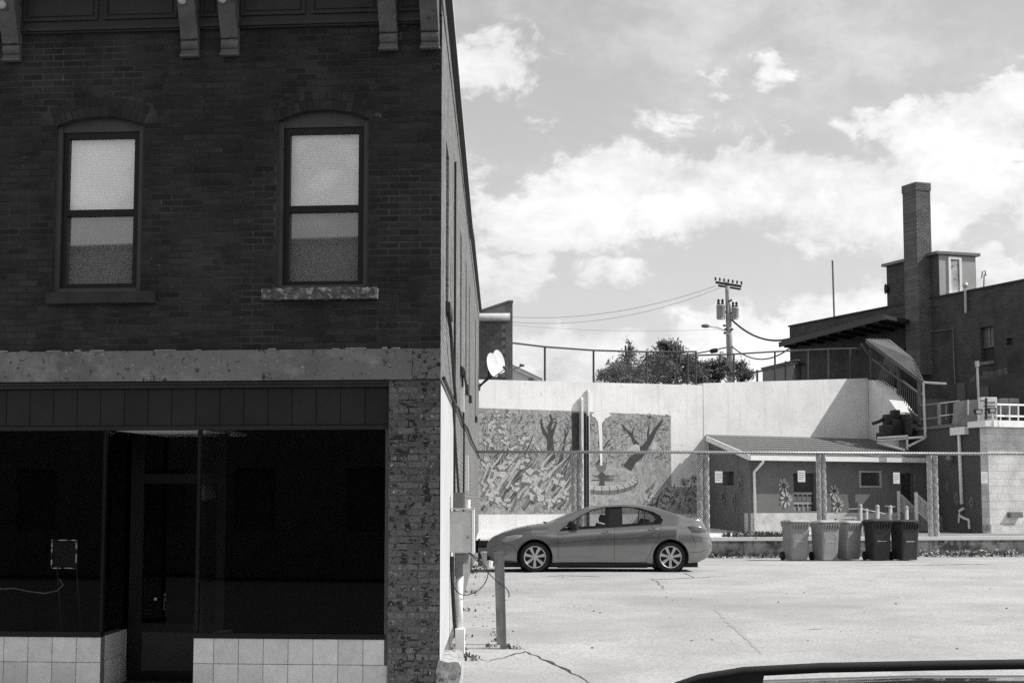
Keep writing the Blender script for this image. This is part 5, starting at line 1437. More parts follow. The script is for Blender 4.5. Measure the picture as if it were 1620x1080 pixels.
def inside(poly, x, z):
    r = False; j = len(poly) - 1
    for i in range(len(poly)):
        (xi, zi), (xj, zj) = poly[i], poly[j]
        if (zi > z) != (zj > z) and x < (xj - xi) * (z - zi) / (zj - zi) + xi: r = not r
        j = i
    return r
def nearest(poly, x, z):
    best = None
    for (a, b) in zip(poly, poly[1:] + poly[:1]):
        dx_, dz_ = b[0] - a[0], b[1] - a[1]; t = max(0, min(1, ((x - a[0]) * dx_ + (z - a[1]) * dz_) / (dx_ * dx_ + dz_ * dz_)))
        q = (a[0] + t * dx_, a[1] + t * dz_); d = (q[0] - x) ** 2 + (q[1] - z) ** 2
        if best is None or d < best[0]: best = (d, q)
    return best[1]
def build_car(name, label, S, loc, mats, group=None):
    paint_, gl_ = mats
    C = Car(S); root = thing(name, loc, label, 'car', group); L = S['L']; X0, Y0, Z0 = loc
    def w(x, y, z): return (X0 + x, Y0 + y, Z0 + z)
    st_n = int(L / .03); xs = [L * i / st_n for i in range(st_n + 1)]
    secs = [C.section(x) for x in xs]; NR = len(secs[0]); i5 = sum(CNT[:5]); i4 = sum(CNT[:4])
    body, wsh, rgl = MB(), MB(), MB()
    for sgn in (-1, 1):
        V = [[[xs[i], secs[i][j][0], secs[i][j][1]] for j in range(NR)] for i in range(len(xs))]
        keep = {}
        for i in range(len(xs) - 1):
            for j in range(NR - 1):
                cx = (V[i][j][0] + V[i + 1][j][0]) / 2; cz = (V[i][j][2] + V[i][j + 1][2] + V[i + 1][j][2] + V[i + 1][j + 1][2]) / 4
                k = 'b'
                if j < i4 and any((cx - wx) ** 2 + (cz - S['wz']) ** 2 < S['arch'] ** 2 for wx in S['wheels']): k = None
                elif i4 - 3 <= j <= i5 + 1 and inside(S['dlo'], cx, cz): k = None
                elif j >= i5 + 1 and S['ws'][0] < cx < S['ws'][1]: k = 'w'
                elif j >= i5 + 1 and S['rg'][0] < cx < S['rg'][1]: k = 'r'
                keep[(i, j)] = k
        for i in range(len(xs)):
            for j in range(NR):
                ks = [keep.get(q) for q in ((i - 1, j - 1), (i - 1, j), (i, j - 1), (i, j)) if q in keep]
                if None in ks and any(k for k in ks):
                    x, y, z = V[i][j]
                    if j < i4 and z < S['wz'] + S['arch'] + .05:
                        for wx in S['wheels']:
                            d = math.hypot(x - wx, z - S['wz'])
                            if abs(d - S['arch']) < .06 and z > C.ctrl(x)[0][1] + .005:
                                nx_, nz_ = wx + (x - wx) * S['arch'] / d, S['wz'] + (z - S['wz']) * S['arch'] / d; V[i][j] = [nx_, C.ys(nx_, max(nz_, C.ctrl(nx_)[0][1])), nz_]
                    else:
                        q = nearest(S['dlo'], x, z)
                        if math.hypot(q[0] - x, q[1] - z) < .06: V[i][j] = [q[0], C.ys(q[0], q[1]), q[1]]
        for mb_, kk in ((body, 'b'), (wsh, 'w'), (rgl, 'r')):
            idx = {}
            for (i, j), k in keep.items():
                if k != kk: continue
                f = []
                for (a, b) in ((i, j), (i + 1, j), (i + 1, j + 1), (i, j + 1)):
                    if (a, b) not in idx: idx[(a, b)] = len(mb_.v); x, y, z = V[a][b]; mb_.v.append(w(x, sgn * y, z))
                    f.append(idx[(a, b)])
                mb_.f.append(tuple(f))
        for i in (0, len(xs) - 1):
            body.v += [w(xs[i], sgn * y, z) for (y, z) in secs[i]] + [w(xs[i], 0, secs[i][0][1])]; n = len(secs[i]) + 1
            body.f.append(tuple(range(len(body.v) - n, len(body.v))))
    bo = body.build('body', paint_, root, smooth=True)
    wsh.build('windscreen', gl_, root, smooth=True); rgl.build('rear_window', gl_, root, smooth=True)
    # underbody and cabin floor
    t = MB(); t.slab([(X0 + .3, Y0 - .7), (X0 + L - .3, Y0 - .7), (X0 + L - .3, Y0 + .7), (X0 + .3, Y0 + .7)], Z0 + .09, Z0 + .42); t.slab([(X0 + S['wheels'][0] + .45, Y0 - .74), (X0 + S['wheels'][1] - .45, Y0 - .74), (X0 + S['wheels'][1] - .45, Y0 + .74), (X0 + S['wheels'][0] + .45, Y0 + .74)], Z0 + .08, Z0 + .2); t.build('underbody', m_black, root)
    dl = S['dlo']
    for sgn in (-1, 1):
        ring = [Vector(w(x, sgn * (C.ys(x, z) + .003), z)) for (x, z) in dl]
        MB().tube(ring + [ring[0]], .011, 5, False).build('window_trim', m_sash, root)
        xa, xb = S['bp']
        def clip(lo, hi):
            out = []
            for (p, q) in zip(dl, dl[1:] + dl[:1]):
                def ins(v): return lo <= v[0] <= hi
                if ins(p): out.append(p)
                ts = sorted(t_ for t_ in ((lo - p[0]) / (q[0] - p[0]) if q[0] != p[0] else -1, (hi - p[0]) / (q[0] - p[0]) if q[0] != p[0] else -1) if 0 < t_ < 1)
                for t_ in ts: out.append((lerp(p[0], q[0], t_), lerp(p[1], q[1], t_)))
            return out
        for (lo, hi, nm, mt) in ((-9, xa, 'front_side_window', gl_), (xa, xb, 'door_pillar', m_sash), (xb, 99, 'rear_side_window', gl_)):
            pg = clip(lo, hi)
            if len(pg) > 2:
                t = MB(); t.quad(*[w(x, sgn * (C.ys(x, z) - .006), z) for (x, z) in pg]); t.build(nm, mt, root)
        for xd in S.get('div', ()):
            zz = [z for (x, z) in clip(xd - .001, xd + .001)]
            if len(zz) > 1: MB().bar(Vector(w(xd, sgn * (C.ys(xd, min(zz)) - .002), min(zz))), Vector(w(xd + .02, sgn * (C.ys(xd, max(zz)) - .002), max(zz))), .02, .02, (0, 1, 0)).build('window_divider', m_sash, root)
        def line(pts, wd=.007, nm='panel_gap', mt=m_sash, off=.0012):
            P = []
            for (p, q) in zip(pts, pts[1:]):
                for k in range(6): P.append((lerp(p[0], q[0], k / 6), lerp(p[1], q[1], k / 6)))
            P.append(pts[-1]); MB().tube([w(x, sgn * (C.ys(x, z) + off - wd * .4), z) for (x, z) in P], wd * .6, 4, False).build(nm, mt, root)
        for l_ in S['gaps']: line(l_)
        for (pg, nm, mt) in S['patches']:
            # a panel following the body surface
            cx = sum(p[0] for p in pg) / len(pg); cz = sum(p[1] for p in pg) / len(pg); t = MB(); n = len(pg); i0 = 0
            rings = []
            for q in (1, .97, .66, .33):
                rings.append([(cx + (p[0] - cx) * q, cz + (p[1] - cz) * q) for p in pg])
            for ri, r_ in enumerate(rings):
                for (x, z) in r_: t.v.append(w(x, sgn * (C.ys(x, z) + (0 if ri == 0 else .006)), z))
            t.v.append(w(cx, sgn * (C.ys(cx, cz) + .006), cz))
            for ri in range(3):
                for k in range(n): t.f.append((ri * n + k, ri * n + (k + 1) % n, (ri + 1) * n + (k + 1) % n, (ri + 1) * n + k))
            for k in range(n): t.f.append((3 * n + k, 3 * n + (k + 1) % n, 4 * n))
            t.build(nm, mt, root, smooth=True)
        for (hx, hz) in S['handles']:
            y = C.ys(hx, hz)
            MB().tube([w(hx - .10, sgn * (y + .0), hz), w(hx - .08, sgn * (y + .028), hz + .004), w(hx + .08, sgn * (y + .03), hz + .008), w(hx + .10, sgn * y, hz + .008)], [.012, .015, .015, .012], 6).build('door_handle', paint_, root, smooth=True)
            t = MB(); t.lathe(Vector(w(hx, sgn * (y - .004), hz - .01)), [(.0, -.004), (.05, 0), (.0, .01)], 10, 'y'); t.build('handle_recess', m_sash, root)
        mx, mz = S['mirror']; y = C.ys(mx, mz)
        t = MB(); t.tube([w(mx - .08, sgn * (y + .10), mz), w(mx - .05, sgn * (y + .12), mz), w(mx + .04, sgn * (y + .12), mz + .004), w(mx + .065, sgn * (y + .11), mz + .004)], [.03, .075, .085, .07], 10); t.tube([w(mx, sgn * (y - .01), mz - .05), w(mx, sgn * (y + .08), mz - .03)], .03, 6)
        t.build('door_mirror', m_sash, root, smooth=True)
        for wx in S['wheels']:
            r_ = S['wr']; ri = S['rim']; yo = S['Wt']; c = Vector(w(wx, sgn * (yo - .10), S['wz']))
            t = MB(); t.lathe(c, [(ri, -.09), (r_ - .03, -.10), (r_, -.07), (r_, .07), (r_ - .03, .10), (ri, .09), (ri - .01, .06)], 36, 'y', False); ty = t.build('wheel', m_black, root, smooth=True)
            t = MB(); t.lathe(c + Vector((0, sgn * .02, 0)), [(0, 0), (ri - .005, 0)], 24, 'y', False); t.build('brake_disc', M('brake_disc_dark', .035, .2, 9), ty)  # plain dark disc behind the spokes
            t = MB()
            for k in range(S['spokes']):
                a = 2 * math.pi * k / S['spokes'] + .2
                for (da0, da1) in ((-.16, .16),):
                    P = [(.035, a - .55), (.035, a + .55), (ri * .97, a + da1), (ri * .97, a + da0)]
                    i0 = len(t.v)
                    for dy in (.055, .085):
                        for (rr_, aa) in P: t.v.append(tuple(c + Vector((rr_ * math.cos(aa), sgn * (dy if rr_ > .1 else dy - .012), rr_ * math.sin(aa)))))
                    t.f += [tuple(i0 + q for q in f) for f in ((0, 1, 2, 3), (4, 5, 6, 7), (0, 1, 5, 4), (1, 2, 6, 5), (2, 3, 7, 6), (3, 0, 4, 7))]
            t.build('alloy_spokes', m_alloy, ty)
            t = MB(); t.lathe(c, [(ri * .90, sgn * .05), (ri * .93, sgn * .092), (ri, sgn * .095), (ri + .004, sgn * .08)], 32, 'y', False); t.build('rim', m_alloy, ty, smooth=True)
            t = MB(); t.lathe(c, [(0, sgn * .088), (.03, sgn * .086), (.055, sgn * .07)], 14, 'y', False); t.build('hub_cap', m_alloy, ty, smooth=True)
            t = MB(); t.lathe(Vector(w(wx, sgn * (yo - .17), S['wz'])), [(S['arch'] + .01, -.18), (S['arch'] + .01, .125)], 32, 'y', False); t.lathe(Vector(w(wx, sgn * (yo - .35), S['wz'])), [(0, 0), (S['arch'] + .01, 0)], 24, 'y', False)
            # cut away the part of the liner under the sill line
            keepf = [f for f in t.f if sum(t.v[q][2] for q in f) / len(f) > Z0 + .14]
            t.f = keepf; t.build('wheel_arch_liner', m_black, root)
    for (sx, sz, hh) in S['seats']:
        for sy in (-.36, .36):
            t = MB(); t.tube([w(sx, sy, sz), w(sx + .05, sy, sz + .2), w(sx + .14, sy, sz + hh)], [.13, .16, .13], 8); so2 = t.build('seat', m_black, root, smooth=True)
            t = MB(); t.tube([w(sx + .145, sy, sz + hh + .03), w(sx + .16, sy, sz + hh + .10), w(sx + .17, sy, sz + hh + .19)], [.07, .10, .07], 8); t.build('headrest', m_black, so2, smooth=True)
    return root, C, w
def paintmat(name, c, metal=.75, rough=.32):
    return M(name, c, .04, 3, rough, metal=metal, spec=.5, coat=.8)
m_paint = paintmat('grey_car_paint', .23, .65, .17)
m_alloy = M('alloy_wheel', .50, .06, 5, .4, metal=.5)
m_lamp = M('headlamp_lens', .34, .2, 12, .15, spec=.6, coat=1)
m_tail = M('tail_lamp_lens', .05, .3, 10, .15, spec=.6, coat=1)
m_carglass = glass_mat('car_glass', .62, .9)
K = .0126
def cp2(l): return [((x - 770) * K, (903 - y) * K) for (x, y) in l]
SED = dict(L=358 * K,
    top=cp2([(770, 861), (773, 854), (778, 849), (795, 841.5), (815, 835.5), (840, 830.5), (862, 827.5), (872, 825), (890, 816.5), (910, 808.5), (930, 802), (945, 798.8), (965, 796.2), (985, 795.3), (1005, 796), (1025, 798.5), (1045, 803), (1065, 809.5), (1085, 816), (1097, 819.5), (1108, 820.5), (1113, 822), (1118, 832), (1122, 843), (1128, 853)]),
    belt=cp2([(770, 864), (790, 850), (815, 842), (840, 837.5), (868, 838), (885, 839.5), (913, 836.5), (982, 832.5), (1030, 829), (1048, 826.5), (1080, 826), (1105, 827), (1118, 838), (1128, 858)]),
    low=cp2([(770, 878), (776, 886), (800, 888), (820, 889), (870, 891), (1030, 891), (1090, 889), (1105, 888), (1118, 882), (1128, 870)]),
    W=[(0, .50), (.06, .60), (.15, .68), (.35, .78), (.7, .85), (1.2, .872), (3.2, .875), (3.8, .86), (4.15, .80), (4.35, .73), (4.46, .66), (4.51, .56)],
    dlo=cp2([(886, 838), (900.5, 828), (920, 814.6), (937.5, 806.2), (957, 802), (987, 800.6), (1011.6, 803), (1033.8, 809.3), (1045, 815.5), (1048.6, 820.7), (1045.5, 827), (982, 831.5), (913, 835.4)]),
    ws=((868 - 770) * K, (932 - 770) * K), rg=((1048 - 770) * K, (1094 - 770) * K), bp=((964 - 770) * K, (985 - 770) * K), div=((1019 - 770) * K,),
    wheels=((846 - 770) * K, (1060 - 770) * K), wz=.295, wr=.297, rim=.218, arch=.352, Wt=.86, spokes=7,
    gaps=[cp2([(883, 840), (882, 860), (884, 886)]), cp2([(972, 832), (971.5, 860), (971, 888)]), cp2([(1046, 829), (1042, 850), (1030, 868), (1022, 886), (1012, 888)]), cp2([(884, 887.5), (940, 888), (1014, 888)]), cp2([(794, 857), (812, 862), (818, 872)]), cp2([(1094, 845), (1100, 858), (1098, 866)]), cp2([(1098, 848), (1110, 849), (1121, 852)]), cp2([(1090, 872), (1108, 872), (1119, 868)]), cp2([(884, 858), (930, 853), (1030, 849), (1075, 846)]), cp2([(800, 846), (840, 837), (868, 834)])],
    patches=[(cp2([(793, 853), (800, 848), (815, 845), (827, 845.5), (822, 850), (808, 854.5), (797, 856)]), 'headlamp', m_lamp), (cp2([(1087, 832), (1096, 831), (1110, 831.5), (1118, 837), (1117, 841), (1106, 842), (1095, 841)]), 'tail_lamp', m_tail), (cp2([(900, 837.5), (906, 833.2), (915, 833.5), (914, 836.5)]), 'mirror_base', m_sash)],
    handles=[((960 - 770) * K, (841.5 - 0) and (903 - 842) * K), ((1033 - 770) * K, (903 - 837) * K)], mirror=((905 - 770) * K, (903 - 829) * K), seats=[(2.22, .35, .58), (3.05, .35, .5)])
sed, SC, sw3 = build_car('parked_sedan', 'grey four-door sedan parked against the chain-link fence', SED, (at(770, 800, 32.9).x, 33.76, .02), (m_paint, m_carglass))
MB().tube([sw3(1.15, 0, .975), sw3(1.2, -.3, .965), sw3(1.22, -.62, .945)], .014, 5).build('wiper', m_black, sed)
MB().box(Frame(sw3(.02, 0, 0)[:2], (0, -1), (-1, 0)), -.45, .45, -.05, .02, .24, .42).build('grille', m_black, sed)
MB().tube([sw3(4.26, y_, 1.062 - .02 * (y_ / .62) ** 2) for y_ in (-.62, -.4, -.2, 0, .2, .4, .62)], .02, 6).build('boot_lip', m_paint, sed, smooth=True)
MB().tube([sw3(1.28, -.8, .158), sw3(2.2, -.815, .150), sw3(3.2, -.8, .158)], .035, 6).build('sill_trim', m_black, sed)
MB().tube([sw3(3.95, -.3, .19), sw3(4.22, -.3, .19)], .03, 8).build('exhaust', m_dull, sed)
# foreground car: only its roof rail and roof show
m_black_paint = M('black_car_paint', .012, .05, 3, .22, spec=.5, coat=1.0)
SUV = dict(L=4.7, tumble=.40,
    top=[(0, .62), (.05, .80), (.15, .88), (.5, .96), (.95, 1.03), (1.3, 1.22), (1.65, 1.385), (1.95, 1.438), (2.3, 1.462), (2.8, 1.478), (3.3, 1.478), (3.9, 1.46), (4.3, 1.43), (4.42, 1.34), (4.58, 1.0), (4.66, .8), (4.7, .6)],
    belt=[(0, .60), (.2, .80), (.95, .93), (2.5, .97), (4.2, 1.0), (4.6, .85), (4.7, .58)],
    low=[(0, .32), (.2, .24), (.8, .22), (3.9, .22), (4.4, .27), (4.7, .38)],
    W=[(0, .6), (.1, .74), (.3, .83), (.8, .90), (2, .915), (3.8, .91), (4.4, .85), (4.6, .78), (4.7, .7)],
    dlo=[(1.28, 1.0), (1.55, 1.18), (1.8, 1.32), (2.1, 1.385), (2.9, 1.41), (3.7, 1.39), (4.2, 1.33), (4.3, 1.2), (4.25, 1.05), (2.5, 1.01)],
    ws=(1.0, 1.9), rg=(4.4, 4.6), bp=(2.45, 2.6), div=(3.4,), wheels=(.85, 3.6), wz=.33, wr=.33, rim=.22, arch=.40, Wt=.9, spokes=5,
    gaps=[[(1.25, .95), (1.24, .5), (1.3, .26)], [(2.5, 1.0), (2.5, .26)], [(3.4, 1.0), (3.3, .6), (3.15, .3)]], patches=[([(.06, .72), (.2, .80), (.5, .84), (.45, .74), (.15, .68)], 'headlamp', m_lamp), ([(4.45, .95), (4.55, .98), (4.6, .8), (4.5, .75)], 'tail_lamp', m_tail)],
    handles=[(2.3, .88), (3.2, .9)], mirror=(1.35, 1.02), seats=[(2.1, .6, .5), (3.0, .6, .5)])
suv, UC, uw = build_car('estate_car', 'black estate car with roof rails in the near right foreground', SUV, (-1.38, 5.36, -.64), (m_black_paint, m_carglass))
for sgn in (1, -1):
    yy = 5.36 + sgn * .585
    RT = [(x_ - .035 if x_ < 1 else x_, z_) for (x_, z_) in [(.545, .770), (.62, .805), (.70, .832), (.86, .858), (1.1, .872), (1.5, .880), (1.85, .885), (2.4, .872), (2.8, .835), (2.95, .79)]]
    t = MB(); n = 8; i0 = 0
    for (x, z) in RT:
        wd = .016; hh = .036 if .66 < x < 2.75 else .03
        for q in range(n):
            a = 2 * math.pi * q / n; t.v.append((x, yy + wd * math.cos(a), z - hh / 2 + hh / 2 * math.sin(a)))
    for k in range(len(RT) - 1):
        for q in range(n): t.f.append((k * n + q, k * n + (q + 1) % n, (k + 1) * n + (q + 1) % n, (k + 1) * n + q))
    t.f.append(tuple(range(n))); rail = t.build('roof_rail', m_black, suv, smooth=True)
    for (xa, xb) in ((.58, .90), (2.6, 2.9)):
        za = min(interp(RT, xa), interp(RT, xb)) - .1
        MB().prism(Frame((0, yy), (1, 0), (0, -1)), [(xa, za), (xb - .03, za), (xb, interp(RT, xb) - .02), (lerp(xa, xb, .5), interp(RT, lerp(xa, xb, .5)) - .012), (xa, interp(RT, xa) - .01)], -.013, .013).build('rail_foot', m_black, rail)

# ------------------------------------------------------------------ wheelie bins
def rrect(w_, d_, r_, z, n=4):
    out = []
    for (cx, cy, a0_) in ((w_ / 2 - r_, d_ / 2 - r_, 0), (-w_ / 2 + r_, d_ / 2 - r_, 90), (-w_ / 2 + r_, -d_ / 2 + r_, 180), (w_ / 2 - r_, -d_ / 2 + r_, 270)):
        for k in range(n): a = R(a0_ + 90 * k / (n - 1)); out.append((cx + r_ * math.cos(a), cy + r_ * math.sin(a), z))
    return out
def loft(rings, cap=True, oy=None):
    mb = MB(); n = len(rings[0])
    for r_ in rings: mb.v += r_
    for k in range(len(rings) - 1):
        for q in range(n): mb.f.append((k * n + q, k * n + (q + 1) % n, (k + 1) * n + (q + 1) % n, (k + 1) * n + q))
    if cap: mb.f.append(tuple(range(n))); mb.f.append(tuple((len(rings) - 1) * n + q for q in range(n)))
    return mb
def make_bin(mat, lidmat, label):
    e = thing('wheelie_bin', (0, 0, 0), label, 'bin', 'bins in a row by the low wall')
    def sh(l, dy): return [(x, y + dy, z) for (x, y, z) in l]
    loft([sh(rrect(.49, .52, .05, .02), .02), sh(rrect(.50, .53, .05, .10), .02), sh(rrect(.55, .62, .05, .80), -.0), sh(rrect(.57, .64, .05, .82), 0), sh(rrect(.60, .68, .06, .90), -.01)], True).build('body', mat, e)
    b = MB()
    Fq_ = Frame((0, 0), (1, 0), (0, -1))
    for k in range(6):
        x = -.21 + k * .084; b.prism(Frame((x, 0), (0, -1), (1, 0)), [(.29, .75), (.335, .76), (.385, .86), (.385, .89), (.29, .89)], -.016, .016)
    b.build('rim_ribs', mat, e)
    loft([rrect(.63, .74, .06, .892), rrect(.64, .75, .06, .905)], True).build('rim', mat, e)
    loft([rrect(.61, .72, .06, .907), rrect(.62, .73, .06, .93), rrect(.54, .62, .08, .965), rrect(.3, .36, .08, .982)], True).build('lid', lidmat, e)
    # arched recess on the front: raised jambs and arch
    b = MB(); fy = lambda z: .29 - (.82 - z) * .085 + .01
    for s in (-1, 1):
        b.bar((s * .155, -fy(.12) + .03, .08), (s * .17, -fy(.55) + .012, .55), .06, .06, (0, 1, 0))
    pts = [(.17 * math.cos(a), -fy(.55 + .12 * math.sin(a)) + .012, .55 + .13 * math.sin(a)) for a in [math.pi * k / 10 for k in range(11)]]
    b.tube(pts, .032, 6, False); b.build('arch_moulding', mat, e)
    MB().tube([(-.14, -fy(.46) - .005, .46), (.14, -fy(.46) - .005, .46)], .012, 6).build('grab_bar', m_steel, e)
    for s in (-1, 1):
        wb = MB(); wb.lathe((s * .27, .27, .11), [(.04, -.03), (.11, -.03), (.11, .03), (.04, .03)], 18, 'x'); wb.build('wheel', m_black, e)
    MB().tube([(-.24, .34, .82), (-.24, .41, .86), (.24, .41, .86), (.24, .34, .82)], .018, 6).build('handle', mat, e)
    return e
m_bin = M('grey_bin_plastic', .25, .12, 4, .55, fine=.06); m_bind = M('dark_bin_plastic', .03, .2, 4, .5, fine=.06); m_lid = M('grey_bin_lid', .34, .12, 5, .5)
binA = make_bin(m_bin, m_lid, 'leftmost pale grey bin, its lid pushed slightly open'); binB = make_bin(m_bind, m_bind, 'left of the two dark bins')
spots = [(binA, 1259, 22, 'pale grey bin at the left end of the row'), (None, 1306, 24, 'pale grey bin second from the left'), (None, 1341, 38, 'pale grey bin turned sideways beside the dark bins'), (binB, 1389, 22, 'left one of the two dark bins'), (None, 1432, 24, 'dark bin at the right end of the row')]
for k, (src, px, rz, lab) in enumerate(spots):
    o = src if src else copy_tree(binA if k < 3 else binB)
    Y = 39.35 + (.35 if k == 2 else 0)
    p = at(px, 880, Y); o.location = (p.x, Y, lotsurf(p.x, Y)); o.rotation_euler = (0, 0, R(rz - 6 + (0, 4, 0, -3, 2)[k])); o['label'] = lab
    o.scale = (.86, .86, (.985, .97, .96, 1.0, .975)[k])
    for ch in o.children:
        if ch.name.startswith('lid'): ch.rotation_euler = (R((-1.4, -2.6, -.6, -1.0, -2.2)[k]), R((.5, -.8, .6, -.4, .3)[k]), 0)

# ------------------------------------------------------------------ bollards, shed steps
m_boll = M('bollard_paint', .36, .25, 5, .6)
for k, (px, pyt, Y, lab) in enumerate(((1361, 797, 42.4, 'pale pipe bollard left of the group above the bins'), (1371, 804, 43.6, 'short pipe bollard behind the leftmost bollard'), (1388, 798, 42.6, 'pale round-topped bollard in the middle above the dark bins'), (1408.5, 799, 44.0, 'bollard with a crossbar left of the shed steps'), (1434, 800, 43.0, 'bollard standing in front of the shed steps'))):
    p = at(px, pyt, Y); zt_ = lerp(zed, TZ, .5) - .05
    e = thing('pipe_bollard', (p.x, Y, zt_), lab, 'bollard', 'pipe bollards on the terrace'); r_ = .05 if k != 1 else .04
    MB().lathe((p.x, Y, 0), [(r_, zt_), (r_, p.z - .06)], 12).build('pipe', m_boll, e, smooth=True)
    MB().lathe((p.x, Y, p.z - .06), [(r_ * 1.12, 0), (r_ * 1.12, .02), (r_ * .8, .05), (0, .065)], 12).build('cap', m_boll, e, smooth=True)
    if k == 3: MB().bar(at(1400, 800, Y), at(1416, 801, Y), .03, .03).build('crossbar', m_boll, e)
e = thing('handrail_pipe', at(1350, 804, 42.5), 'thin grey rail between the bollards and the shed wall', 'railing')
MB().tube([at(1343, 805, 42.5), at(1361, 804, 42.5), at(1400, 812, 43.4)], .015, 5).build('rail', m_boll, e)
e = thing('low_barrier', at(1330, 819, 42.6), 'low white barrier bar behind the grey bins', 'barrier')
MB().bar(at(1314, 818.5, 42.6), at(1355, 818.5, 42.6), .05, .06).build('bar', m_white, e)
for x in (1322, 1348): MB().bar(at(x, 818.5, 42.62), at(x, 846, 42.62), .06, .05, (0, 1, 0)).build('foot', m_dull, e)
stp = thing('entrance_steps', Fsh.p(5.4, .6, TZ), 'short flight of steps with baluster rails at the shed door', 'steps')
u0s = o3[0] - .1; zd = Fsh.hit(1424, 812)[1]
m_step = M('step_boards', .20, .15, 5, .85); nst = 6
MB().box(Fsh, u0s, u0s + .55, .02, 1.0, TZ - .05, zd).build('platform', m_step, stp)
for k in range(nst):
    zk_ = lerp(zd, TZ, (k + 1) / (nst + 1)); MB().box(Fsh, u0s + .551 + k * .2, u0s + .55 + (k + 1) * .2 + .03, .02, 1.0, TZ - .05, zk_).build('step', m_step, stp)
for (nn, a, b) in ((.08, (1421, 779), (1448, 804)), (1.0, (1449, 781), (1477, 806))):
    A = Fsh.hit(a[0], a[1], nn); Bq = Fsh.hit(b[0], b[1], nn)
    pA, pB = Vector(Fsh.p(A[0], nn, A[1])), Vector(Fsh.p(Bq[0], nn, Bq[1])); dn = Vector((0, 0, -.46))
    MB().bar(pA, pB, .05, .05).build('handrail', m_white, stp); MB().bar(pA + dn, pB + dn, .04, .05).build('bottom_rail', m_white, stp)
    for k in range(1, 14): q = pA.lerp(pB, k / 14); MB().bar(q, q + dn, .02, .02, (0, 1, 0)).build('baluster', m_white, stp)
    for q in (pA, pB): MB().bar(q + Vector((0, 0, .05)), (q.x, q.y, TZ - .02), .08, .08, (0, 1, 0)).build('newel', m_white, stp)

# ------------------------------------------------------------------ electrical service on the side wall, post, cables
es = thing('electric_meter_cabinet', Fs.p(3.2, .1, -.3), 'grey meter cabinet with conduits on the white side wall', 'electrical box')
m_cab = M('cabinet_paint', .46, .08, 4, .5)
t = MB(); brick_mb(Frame(Fs.p(3.1, 0, 0)[:2], (1, 0), (0, -1)), .0, .255, .845, 1.315, t, 0, .42, .006); t.build('cabinet', m_cab, es)
MB().box(Fs, 3.09, 3.53, .258, .285, .83, 1.335).build('cabinet_door', m_white, es)
MB().box(Fs, 3.085, 3.54, -.0, .29, 1.338, 1.352).build('cabinet_lid', m_cab, es)
q = Fs.p(3.09, .21, 1.02); MB().lathe(Vector(q), [(0, -.012), (.014, -.01), (.014, .0)], 8, 'y').build('latch', m_dull, es)
MB().box(Fs, 3.15, 3.4, .05, .155, 1.353, 1.53).build('upper_trunking', m_dull, es)
MB().tube([Fs.p(3.45, .2, 1.35), Fs.p(3.45, .2, 1.45)], .035, 10).build('meter_stub', m_white, es)
MB().tube([Fs.p(3.3, .1, 1.53), Fs.p(3.3, .06, 2.1), Fs.p(3.3, .03, 2.62)], .014, 6).build('riser_cable', m_dark, es)
MB().box(Fs, 3.15, 3.36, .06, .155, .57, .828).build('lower_trunking', m_dull, es)
MB().box(Fs, 3.42, 3.6, .13, .22, .70, .828).build('side_box', m_cab, es)
MB().tube([Fs.p(3.22, .115, .57), Fs.p(3.2, .11, .3), Fs.p(3.2, .115, -.05)], .045, 10).build('conduit_pipe', m_white, es, smooth=True)
t = MB(); brick_mb(Frame(Fs.p(3.06, .07, 0)[:2], (1, 0), (0, -1)), .0, .11, -.42, -.02, t, 0, .2, .006); t.build('conduit_guard', m_white, es)
MB().tube([Fs.p(3.12, .03, .8), Fs.p(3.1, .04, .4), Fs.p(3.12, .06, .05), Fs.p(3.1, .08, -.1)], .022, 6).build('black_cable', m_dark, es)
def cab(name, lab, pts, D, r=.010):
    P = [at(x, y, d) for (x, y, d) in pts]; Q = []
    for i in range(len(P) - 1):
        p0, p1, p2, p3 = P[max(i - 1, 0)], P[i], P[i + 1], P[min(i + 2, len(P) - 1)]
        for k in range(5):
            t_ = k / 5; Q.append(.5 * (2 * p1 + (p2 - p0) * t_ + (2 * p0 - 5 * p1 + 4 * p2 - p3) * t_ * t_ + (3 * p1 - p0 - 3 * p2 + p3) * t_ ** 3))
    Q.append(P[-1]); return tag(MB().tube(Q, r, 5).build(name, m_dark), lab, 'cable')
cab('loose_cable', 'thin cable looping below the meter cabinet', [(741, 873, 19.2), (762, 888, 19.4), (772, 905, 19.5), (765, 925, 19.5), (748, 938, 19.3), (730, 940, 19.1), (719, 928, 19.0), (715, 905, 19.05)], 0, .006)
cab('loose_cable', 'thin cable hanging from the cabinet over the wooden post', [(742, 874, 19.2), (760, 892, 19.4), (785, 918, 19.55), (800, 929, 19.42), (805, 937, 19.42), (805, 944, 19.45)], 0, .006)
gp = ground_at(797, 1026)
for (dx_, dy_, w_, px, pyt, lab) in ((0, 0, .072, 798, 871, 'weathered square wooden post standing in the lot'), (-.05, .42, .07, 792, 872, 'darker wooden post just behind the front post')):
    b_ = Vector((gp.x + dx_, gp.y + dy_, gp.z)); zt_ = at(px, pyt, b_.y).z
    e = thing('wooden_post', b_, lab, 'post', 'wooden posts by the wall')
    t = MB(); lean = Vector((-.05, 0, 0))
    a = b_ - Vector((0, 0, .1)); c = Vector((b_.x - .035, b_.y, zt_))
    t.bar(a, c, w_, w_, (0, 1, 0)); t.build('timber', M('grey_timber', .21, .4, 3, .9, bump=.003, bscale=60, streak=(.12, .5, .75)), e)
    t = MB(); t.bar(c + Vector((0, 0, .0)), c + Vector((0, 0, .012)), w_ * .9, w_ * .9, (0, 1, 0)); t.build('worn_top', M('end_grain', .10, .3, 20), e)
